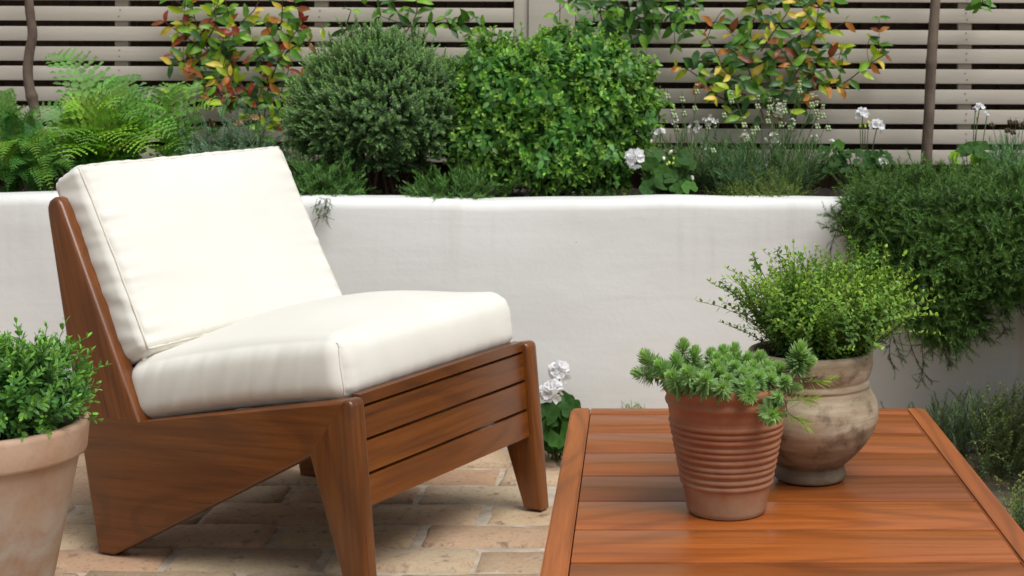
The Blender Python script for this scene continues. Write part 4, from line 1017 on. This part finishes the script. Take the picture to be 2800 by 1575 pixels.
# ---------------------------------------------------------------- climbers
CL_V = []
for i in range(6):
    V, T = leaf(.056, .0235, 6, rs.uniform(.15, .45), rs.uniform(.05, .35), .75, .95)
    V = V + np.stack([0 * V[:, 0], .0015 * np.sin(V[:, 0] * 130 + i), .0012 * np.sin(V[:, 0] * 170 + i)], 1); tn = np.ones((len(V), 3)); tn[2::3] *= 1.2
    CL_V.append(mesh_np('leaf', V, T, M['climb'], tn))
RED = (.33, .055, .035); REDB = (.24, .075, .03); YG = (.36, .47, .035); YE = (.62, .46, .06); OR = (.55, .22, .05); GR = (.085, .21, .025); DG = (.045, .115, .028); LG = (.20, .40, .045)
def climber(label, vines, pal, n_side, rs, Y0=4.86, lsc=1., back_leaves=0, region=None, cat='climbing plant', cone=1.0):
    """vines: list of pixel polylines traced up the fence; leaves in pairs"""
    pts0 = P(vines[0][0][0], vines[0][0][1], Y0)
    root = empty('climber', (pts0[0], Y0, max(SOIL, pts0[2] - .3)), label, cat, 'climbers on the fence'); curves = []; base = np.array(root.location); nl = 0
    cols, wts = [p_[0] for p_ in pal], np.array([p_[1] for p_ in pal], float); wts /= wts.sum()
    def put(p_, d, up, col, s):
        nonlocal nl
        Rm = frames(np.array([d]), np.array([up]))[0] * s
        m4 = Matrix([[*[float(x) for x in Rm[j]], float(p_[j] - base[j])] for j in range(3)] + [[0, 0, 0, 1]])
        o = link('leaf', CL_V[rs.integers(0, 6)], root, m4); v = rs.uniform(.8, 1.15); o.color = (col[0] * v, col[1] * v, col[2] * v, 1); nl += 1
    def along(c, step, grow_side, lv):
        ln = np.linalg.norm(np.diff(c, axis=0), axis=1).sum(); m = max(2, int(ln / step))
        s = np.linspace(.05 if lv else .15, 1, m)
        for q_, f in enumerate(s):
            ff = f * (len(c) - 1); i = min(int(ff), len(c) - 2); p_ = c[i] + (c[i + 1] - c[i]) * (ff - i); t_ = nrm(c[i + 1] - c[i])
            sd_ = nrm(np.cross(t_, [0, 1, 0])); young = f > .82
            for sg in (-1, 1):
                if rs.random() < .12: continue
                d = nrm(sd_ * sg * rs.uniform(.5, 1.) + t_ * rs.uniform(.15, .8) + np.array([0, -rs.uniform(.0, .7), -rs.uniform(-.1, .55)]))
                up = nrm(np.array([rs.normal(0, .35), -1, .55 + rs.normal(0, .3)]))
                k_ = rs.choice(len(cols), p=wts); col = cols[k_]
                if young and pal[0][0] == RED and rs.random() < .38: col = RED if rs.random() < .6 else REDB
                put(p_, d, up, col, lsc * rs.uniform(.65, 1.1) * (.8 if young else 1))
            if grow_side and rs.random() < grow_side and nl < 190:
                L2 = rs.uniform(.05, .13); sg = rs.choice([-1, 1]); e_ = p_ + nrm(sd_ * sg + t_ * .6 + [0, -.35, .25]) * L2
                c2_ = bez(p_, (p_ + e_) / 2 + rs.normal(0, .01, 3), e_, 7); c2_[:, 1] = np.minimum(c2_[:, 1], 4.915); curves.append((c2_, .0011)); along(c2_, .030, 0, 1)
    for v_ in vines:
        c = smooth_prof(np.array([P(a, b, Y0 + rs.uniform(-.03, .03)) for a, b in v_]), 6); curves.append((c, np.linspace(.0028, .0012, len(c))))
        along(c, .036, n_side, 0)
    if region:
        for (x0, x1, y0, y1, n_) in region:
            for _ in range(n_):
                p_ = P(rs.uniform(x0, x1), rs.uniform(y0, y1), rs.uniform(4.84, 4.91)); a = rs.uniform(0, 6.28)
                put(p_, nrm(np.array([math.cos(a), -.3, math.sin(a) * .7 - .3])), nrm(np.array([rs.normal(0, .3), -1, .4])), ((DG if rs.random() < .6 else GR) if rs.random() < .5 else cols[rs.choice(len(cols), p=wts)]), lsc * rs.uniform(.8, 1.1))
    stems_mesh('vine_stem', curves, M['twig'], root)
    return root
rs = np.random.default_rng(51)
climber('climber with red, lime and green leaves spreading over the fence above the ferns',
        [[(700, 450), (720, 370), (690, 270), (620, 200), (560, 120), (530, 40), (520, -60)], [(720, 370), (730, 260), (760, 170), (800, 100), (830, 60)], [(690, 270), (610, 170), (520, 110), (450, 60)],
         [(700, 280), (600, 240), (520, 190), (470, 150)], [(620, 200), (640, 110), (620, 20), (600, -60)], [(740, 250), (720, 180), (690, 110)], [(660, 60), (700, 20), (720, -50)], [(560, 120), (590, 60), (580, -20)], [(690, 330), (660, 280), (600, 250)], [(770, 330), (780, 290), (810, 240)], [(760, 170), (770, 60), (775, -40)], [(700, 330), (700, 300), (715, 240)], [(640, 300), (580, 230), (540, 160), (470, 175)], [(760, 330), (770, 250), (790, 190)], [(750, 180), (800, 130), (845, 118)]],
        [(RED, .8), (REDB, .9), (YG, 3.6), (GR, 3.4), (LG, 2.2), (YE, .7), (OR, .5), (DG, 1.2)], .55, rs, lsc=.95, region=[(560, 810, 130, 370, 42), (470, 830, 0, 230, 36)])
climber('glossy green sprays of climber over the fence top above the domed shrub',
        [[(1110, 90), (1090, 40), (1060, -10), (1050, -60)], [(1110, 90), (1140, 30), (1130, -40)], [(945, 90), (950, 60), (960, 30)], [(1230, 80), (1225, 60), (1215, 45)], [(1270, 100), (1300, 80), (1320, 70)]],
        [(GR, 4), (LG, 2), (DG, 2.5)], .3, rs)
climber('dark green leafy climber hanging beside the fence post above the bright bush',
        [[(1560, -60), (1600, 0), (1680, 40), (1700, 110)], [(1640, -20), (1700, 20), (1780, 60), (1840, 60)], [(1700, -40), (1760, 0), (1830, 10), (1870, 60)], [(1640, 0), (1650, 60), (1720, 90), (1780, 80)], [(1800, -60), (1870, -20), (1905, 5)], [(1860, 20), (1890, 40)]],
        [(GR, 4), (DG, 4), (LG, 1.4)], .35, rs, region=[(1610, 1860, -10, 110, 50)])
climber('climber with yellow, orange and green leaves on the fence above the lavender',
        [[(2090, 330), (2060, 230), (2040, 150), (2060, 60), (2080, -40)], [(2090, 330), (2150, 240), (2200, 160), (2230, 80), (2240, -10)], [(2060, 230), (1990, 200), (1950, 130), (1925, 90)], [(2150, 240), (2230, 200), (2290, 180)],
         [(2200, 250), (2300, 230), (2370, 180), (2420, 150)], [(2040, 260), (1960, 240), (1880, 190), (1850, 180)], [(2080, 140), (2120, 80), (2160, 20), (2170, -50)], [(2000, 280), (1960, 260), (1925, 225)], [(2180, 200), (2140, 140), (2100, 110)]],
        [(YE, 1.6), (YG, 2.4), (OR, .9), (GR, 3.4), (DG, 1.6), (REDB, .9), (LG, 1)], .5, rs, lsc=.95, region=[(2000, 2250, 0, 320, 110), (1900, 2020, 120, 250, 22)])
climber('lone green leaves poking over the fence near the upper right corner', [[(2700, -70), (2690, -10), (2680, 20)]], [(GR, 1)], 0, rs)

# ---------------------------------------------------------------- geraniums
def g_leaf(rs):
    n = 22; V = [[0, 0, 0]]; Fc = []
    for ring_, rr_ in ((1, .5), (2, 1.0)):
        for i in range(n):
            a = -2.6 + 5.2 * i / (n - 1); lob_ = 1 + (.10 * math.cos(a * 6.2) + .04 * math.cos(a * 19)) * (ring_ == 2)
            V.append([rr_ * lob_ * math.cos(a), rr_ * lob_ * math.sin(a), .18 * rr_ ** 2 * (1 if ring_ == 2 else .6) + .07 * rr_ * math.cos(a * 6.2) + rs.normal(0, .015)])
    for i in range(n - 1): Fc += [[0, 1 + i, 2 + i], [1 + i, 1 + n + i, 2 + n + i], [1 + i, 2 + n + i, 2 + i]]
    V = np.array(V); tn = np.ones((len(V), 3)); tn[1:1 + n] *= .8; return V, np.array(Fc), tn
GL = [mesh_np('leaf', *(lambda q: (q[0], q[1], M['geran'], q[2]))(g_leaf(rs))) for _ in range(4)]
def floret_geo(g, c, d, s, rs):
    lf = leaf(1, .85, 3, -.15, -.25, .9, .35); x = rotz_frames(np.array([d]), rs)[0]
    ds, up = [], []
    for i in range(5):
        a = i * 2 * math.pi / 5 + rs.normal(0, .12); ds.append(x @ np.array([math.cos(a), math.sin(a), .35])); up.append(x @ np.array([-.3 * math.cos(a), -.3 * math.sin(a), 1]))
    V, T = place(lf, frames(np.array(ds), np.array(up)), np.repeat(np.array(c)[None], 5, 0), np.full(5, s)); g.add(V, T, rs.uniform(.93, 1.03))
def geranium(label, base, leaves, heads, buds=(), group='white flowering geraniums'):
    root = empty('geranium', base, label, 'flowering plant', group); b = np.array(base); st = []
    for (px, py, Y, s, tn) in leaves:
        p_ = P(px, py, Y); nn = nrm(np.array([rs.normal(0, .35), -.75, .65 + rs.normal(0, .2)])); Rm = rotz_frames(nn[None], rs)[0] * s * Y / F
        m4 = Matrix([[*[float(x) for x in Rm[j]], float(p_[j] - b[j])] for j in range(3)] + [[0, 0, 0, 1]]); o = link('leaf', GL[rs.integers(0, 4)], root, m4); o.color = (*tn, 1)
        st.append((bez(b + rs.normal(0, .01, 3) * [1, 1, 0], (b + p_) / 2, p_, 6), .0014))
    for (px, py, Y, s, n_) in heads:
        c = P(px, py, Y); R_ = s * Y / F; g = Geo()
        for i in range(n_):
            d = nrm(rs.normal(0, 1, 3) + [0, -.6, .5]); floret_geo(g, d * R_ * .55, nrm(d + [0, -.3, .1]), R_ * .52, rs)
        V, T = g.arr()[0], g.arr()[1]; o = link('flower_head', g.mesh('flower_head', M['petal']), root); o.location = tuple(float(v) for v in (c - b))
        st.append((bez(b, (b + c) / 2 + rs.normal(0, .008, 3), c, 8), .0015))
    for (px, py, Y, s, yel) in buds:
        c = P(px, py, Y); V = pv * np.array([.5, .5, .9]) * s * Y / F; o = link('bud', mesh_np('bud', V, pf, M['bud'], np.full((len(V), 3), 1.)), root); o.location = tuple(float(v) for v in (c - b)); o.rotation_euler = (rs.normal(0, .4), rs.normal(0, .4), 0)
        o.color = (1, 1.1, .25, 1) if yel else (1.3, 1.25, 1.3, 1)
        st.append((bez(b, (b + c) / 2, c, 6), .0012))
    stems_mesh('flower_stem', st, M['gstem'], root)
G1, G2, G3 = (1, 1, 1), (1.5, 1.5, 1.1), (.7, .75, .8)
lv = [(rs.uniform(1775, 1890), rs.uniform(425, 520), rs.uniform(4.33, 4.50), rs.uniform(17, 27), G1 if rs.random() < .6 else G3) for _ in range(52)] + [(1885, 515, 4.30, 22, G2), (1770, 515, 4.28, 22, G3), (1810, 470, 4.3, 22, G1), (1850, 520, 4.3, 20, G1)]
geranium('white geranium with round scalloped leaves beside the bright bush', (P(1830, 0, 4.45)[0], 4.45, SOIL), lv, [(1738, 432, 4.30, 33, 11), (1805, 366, 4.45, 19, 4), (1893, 455, 4.4, 12, 3)],
         [(1781, 387, 4.45, 8, 0), (1833, 416, 4.38, 10, 0), (1815, 433, 4.38, 10, 0), (1830, 445, 4.38, 8, 1), (1842, 433, 4.38, 6, 1), (1824, 450, 4.38, 7, 1), (1840, 447, 4.38, 7, 1), (1893, 487, 4.38, 11, 0)])
lv = [(rs.uniform(2250, 2440), rs.uniform(412, 470), rs.uniform(4.45, 4.62), rs.uniform(11, 18), G3) for _ in range(46)] + [(2290, 400, 4.6, 20, G2)]
geranium('white geranium with two tall flower heads in the middle of the right hand bed', (P(2360, 0, 4.58)[0], 4.58, SOIL), lv, [(2358, 315, 4.60, 24, 6), (2398, 348, 4.58, 25, 8), (2273, 393, 4.55, 14, 3), (2415, 443, 4.40, 15, 5)], [(2352, 345, 4.6, 8, 1), (2375, 335, 4.6, 8, 1), (2366, 345, 4.6, 7, 1)])
lv = [(rs.uniform(2625, 2700), rs.uniform(400, 440), rs.uniform(4.45, 4.6), rs.uniform(18, 26), G1) for _ in range(8)] + [(2612, 432, 4.5, 20, (4, 3.2, .6)), (2665, 440, 4.48, 20, (5, 3.3, .5))]
geranium('single stemmed white geranium at the far right in front of the fence', (P(2660, 0, 4.55)[0], 4.55, SOIL), lv, [(2678, 298, 4.60, 19, 5), (2700, 310, 4.6, 12, 3), (2668, 296, 4.58, 10, 2)], [(2672, 320, 4.6, 6, 1)])
lv = [(rs.uniform(1480, 1570), rs.uniform(1105, 1215), rs.uniform(3.95, 4.10), rs.uniform(28, 42), G3 if rs.random() < .7 else G1) for _ in range(26)] + [(1545, 1125, 4.0, 24, G2), (1560, 1128, 4.02, 20, G2), (1530, 1190, 3.95, 38, G1)]
geranium('white geranium growing at the foot of the wall between the chair and table', (P(1520, 0, 4.05)[0], 4.05, 0), lv, [(1530, 1018, 4.05, 36, 11), (1508, 1072, 4.0, 38, 14)], [(1492, 1112, 4.0, 9, 0)])

# ---------------------------------------------------------------- lavender
def lavender(label, cx, Y, w, z_px, n_leaf, spikes, group, tn=(1, 1, 1), base_z=SOIL, n_lv=None, bead=(.66, .72, .58), size=1.0):
    bx = Pz(cx, Y); root = empty('lavender', (bx, Y, base_z), label, 'flowering plant', group); b = np.array(root.location)
    vs = [shoot(rs.uniform(.09, .14) * size, 12, 3, leaf(1, .09, 2, .1, .15), .032 * size, rs, 42, 15, np.array(tn) * 1.35, np.array(tn) * .8, stem_r=.0008, spiral=True, bend=.2) for _ in range(6)]
    W_ = w / F * Y; zt = P(0, z_px, Y)[2] - base_z; pp = []; dd = []
    for i in range(n_leaf):
        a = rs.uniform(0, 6.28); q = math.sqrt(rs.uniform(0, 1)); f = rs.uniform(.0, 1); dv = nrm([q * math.cos(a) * 1.1 * W_ / max(zt, .05), q * math.sin(a) * .8, 1.]); 
        pp.append(b + [q * math.cos(a) * W_ * .55, q * math.sin(a) * .09, 0] + dv * max(0, (zt - .10 * size)) * f); dd.append(dv + rs.normal(0, .18, 3))
    scatter(root, vs, M['laven'], np.array(pp), np.array(dd), rs.uniform(.8, 1.1, len(pp)), min(n_leaf, 120), rs, part='shoot')
    st = []
    for (px, py, hpx) in spikes:
        Yq = Y + rs.uniform(-.08, .08); tip = P(px, py, Yq); st.append((bez(b + rs.normal(0, .02, 3) * [1, 1, 0], (b * .4 + tip * .6) - [0, 0, .03], tip, 9), .0009)); g = Geo(); hh = hpx * Y / F; nb = max(3, int(hh / .0075))
        for i in range(nb):
            f = i / nb
            if i % 3 == 2: continue
            for j in range(3):
                a = j * 2.1 + i; rr_ = .0052 * (1.05 - .5 * f); V = pv * .0042 * (1.1 - .4 * f) * np.array([1, 1, 1.2]) + [rr_ * math.cos(a), rr_ * math.sin(a), f * hh - hh]; g.add(V, pf, rs.uniform(.75, 1.25))
        o = link('flower_spike', g.mesh('flower_spike', M['bud']), root); o.location = tuple(float(v) for v in (tip - b)); o.color = (*bead, 1)
    stems_mesh('flower_stem', st, M['gstem'], root)
gl = 'pale flowered lavenders'
lavender('grey green lavender with faded cream flower heads right of the bright bush', 1880, 4.62, 110, 350, 120, [(1825, 245, 22), (1840, 280, 30), (1865, 250, 26), (1870, 290, 25), (1905, 225, 30), (1900, 280, 20), (1850, 330, 25), (1980, 295, 25), (1935, 330, 22), (1845, 300, 20)], gl)
lavender('tall lavender with white beaded spikes against the yellow leaved climber', 2120, 4.60, 130, 372, 150, [(2000, 235, 45), (2072, 255, 40), (2105, 262, 35), (2125, 265, 55), (2145, 262, 45), (2186, 208, 45), (2220, 250, 40), (2232, 255, 55), (2250, 280, 40), (2100, 300, 35), (2135, 305, 40), (2035, 315, 30), (2235, 310, 40), (2160, 330, 25), (2265, 330, 25), (2250, 410, 30)], gl, (.8, .95, .9))
lavender('low lavender tuft with fading heads between the other two lavenders', 2010, 4.50, 90, 392, 100, [(2060, 340, 25), (2045, 365, 20), (2040, 372, 16), (2070, 335, 20), (1950, 395, 20)], gl, (.65, .85, .95))
lavender('blue grey lavender with brown spent spikes at the far right edge', 2765, 4.55, 60, 372, 130, [(2712, 330, 14), (2762, 320, 16), (2778, 322, 16), (2790, 330, 16), (2755, 345, 14), (2800, 325, 16), (2770, 350, 14)], gl, (1.0, 1.25, 1.6), bead=(.16, .10, .09))
# clusters of small white stars (alyssum-like umbels) among the lavender
def umbel(label, spots, base, col=(1, 1, 1)):
    root = empty('white_star_flower', base, label, 'flowering plant', 'small white flowers in the bed'); b = np.array(base); st = []
    for px, py, Y, r_, n_ in spots:
        c = P(px, py, Y); g = Geo(); R_ = r_ * Y / F
        for i in range(n_):
            d = nrm(rs.normal(0, 1, 3) + [0, -.4, .4]); floret_geo(g, d * R_ * rs.uniform(.5, 1), d, R_ * .24 + .002, rs)
        o = link('flower_cluster', g.mesh('flower_cluster', M['petal']), root); o.location = tuple(float(v) for v in (c - b)); o.color = (*col, 1)
        st.append((bez(b, (b + c) / 2 + rs.normal(0, .01, 3), c, 8), .0009))
    stems_mesh('flower_stem', st, M['gstem'], root)
umbel('loose white flower clusters near the fence behind the white geranium', [(1897, 345, 4.66, 20, 16), (1942, 333, 4.66, 20, 16), (1845, 332, 4.66, 12, 9), (1925, 405, 4.6, 13, 7)], (P(1905, 0, 4.66)[0], 4.66, SOIL), (.9, .9, .85))
umbel('round cream flower clusters among the tall lavender', [(2115, 385, 4.5, 22, 22), (2130, 300, 4.6, 22, 16), (2038, 372, 4.5, 15, 9), (2165, 340, 4.6, 16, 9), (2225, 375, 4.5, 12, 6)], (P(2120, 0, 4.52)[0], 4.52, SOIL), (.72, .72, .62))
umbel('tiny lilac flowers at the edge of the low mat on the wall', [(2072, 462, 4.38, 6, 3), (2098, 453, 4.38, 6, 3)], (P(2085, 0, 4.40)[0], 4.40, SOIL), (.55, .45, .75))

# ---------------------------------------------------------------- plants at the wall foot, lower right
rs = np.random.default_rng(77)
vb = [shoot(rs.uniform(.07, .12), 22, 3, leaf(1, .15, 2, .1, .15), .0165, rs, 62, 25, (1.5, 1.55, 1.6), (.8, .85, .95), stem_r=.0012, sc_tip=.6, spiral=True, bend=.15) for _ in range(6)]
def patch(name, label, spec, var, mat, n, parts, group=None, cat='plant'):
    root = empty(name, spec[0], label, cat, group); b = np.array(spec[0]); pp = []; dd = []
    for i in range(n):
        (x0, x1, y0, y1, Ya, Yb) = spec[1]; px = rs.uniform(x0, x1); py = y0 + (y1 - y0) * rs.uniform(0, 1) ** .8; 
        Y = rs.uniform(Ya, Yb); q_ = P(px, py, Y); q_[2] = max(q_[2], .0); pp.append(q_); dd.append(np.array([rs.normal(0, .45), -.2 + rs.normal(0, .35), 1.]))
    scatter(root, var, mat, np.array(pp), np.array(dd), rs.uniform(.5, 1.1, n), parts, rs)
M['ros3'] = leaf_mat('wall_foot_green', (.125, .19, .085), .55, .2, .35)
gw = 'plants at the foot of the wall'
patch('euphorbia', 'bushy blue green plant with whorled stems behind the table corner', ((.68, 4.05, 0), (2545, 2720, 1155, 1262, 3.85, 4.10)), vb, M['ros3'], 150, 90, gw)
for px, py in ((2443, 1110), (2472, 1112), (2517, 1108), (2558, 1125), (2632, 1110), (2600, 1130)):
    pass
V_ = vb[0]; mm = [mesh_np('shoot', v[0], v[1], M['ros3'], v[2]) for v in vb]
er = empty('euphorbia', (P(2540, 0, 4.08)[0], 4.08, 0), 'row of upright whorled shoots peeping over the far edge of the table', 'plant', gw)
for px, py in ((2443, 1100), (2472, 1103), (2515, 1100), (2558, 1108), (2632, 1098), (2595, 1120), (2575, 1128), (2425, 1118), (2655, 1125)):
    p_ = P(px, py, 4.07) - [0, 0, .10]; Rm = rotz_frames(np.array([[rs.normal(0, .15), 0, 1.]]), rs)[0]; m4 = Matrix([[*[float(x) for x in Rm[j]], float(p_[j] - er.location[j])] for j in range(3)] + [[0, 0, 0, 1]]); link('shoot', mm[rs.integers(0, 6)], er, m4)
patch('heather', 'wispy dark green bush rising against the side wall at the lower right edge', ((.85, 3.9, 0), (2690, 2830, 1120, 1320, 3.7, 4.0)), ty_, M['ros3'], 300, 250, gw)
patch('heather', 'loose green plant spilling onto the bricks at the right edge', ((.78, 3.45, 0), (2775, 2860, 1400, 1500, 3.0, 3.4)), ty_, M['ros3'], 120, 100, gw)
patch('moss_tuft', 'small green tuft at the wall foot behind the table', ((0, 4.09, 0), (1700, 1760, 1118, 1150, 4.06, 4.12)), vt, M['thyme'], 40, 40, gw)
print('objects', len(scn.objects), 'tris', sum(len(m.loop_triangles) if m.loop_triangles else len(m.polygons) for m in bpy.data.meshes))
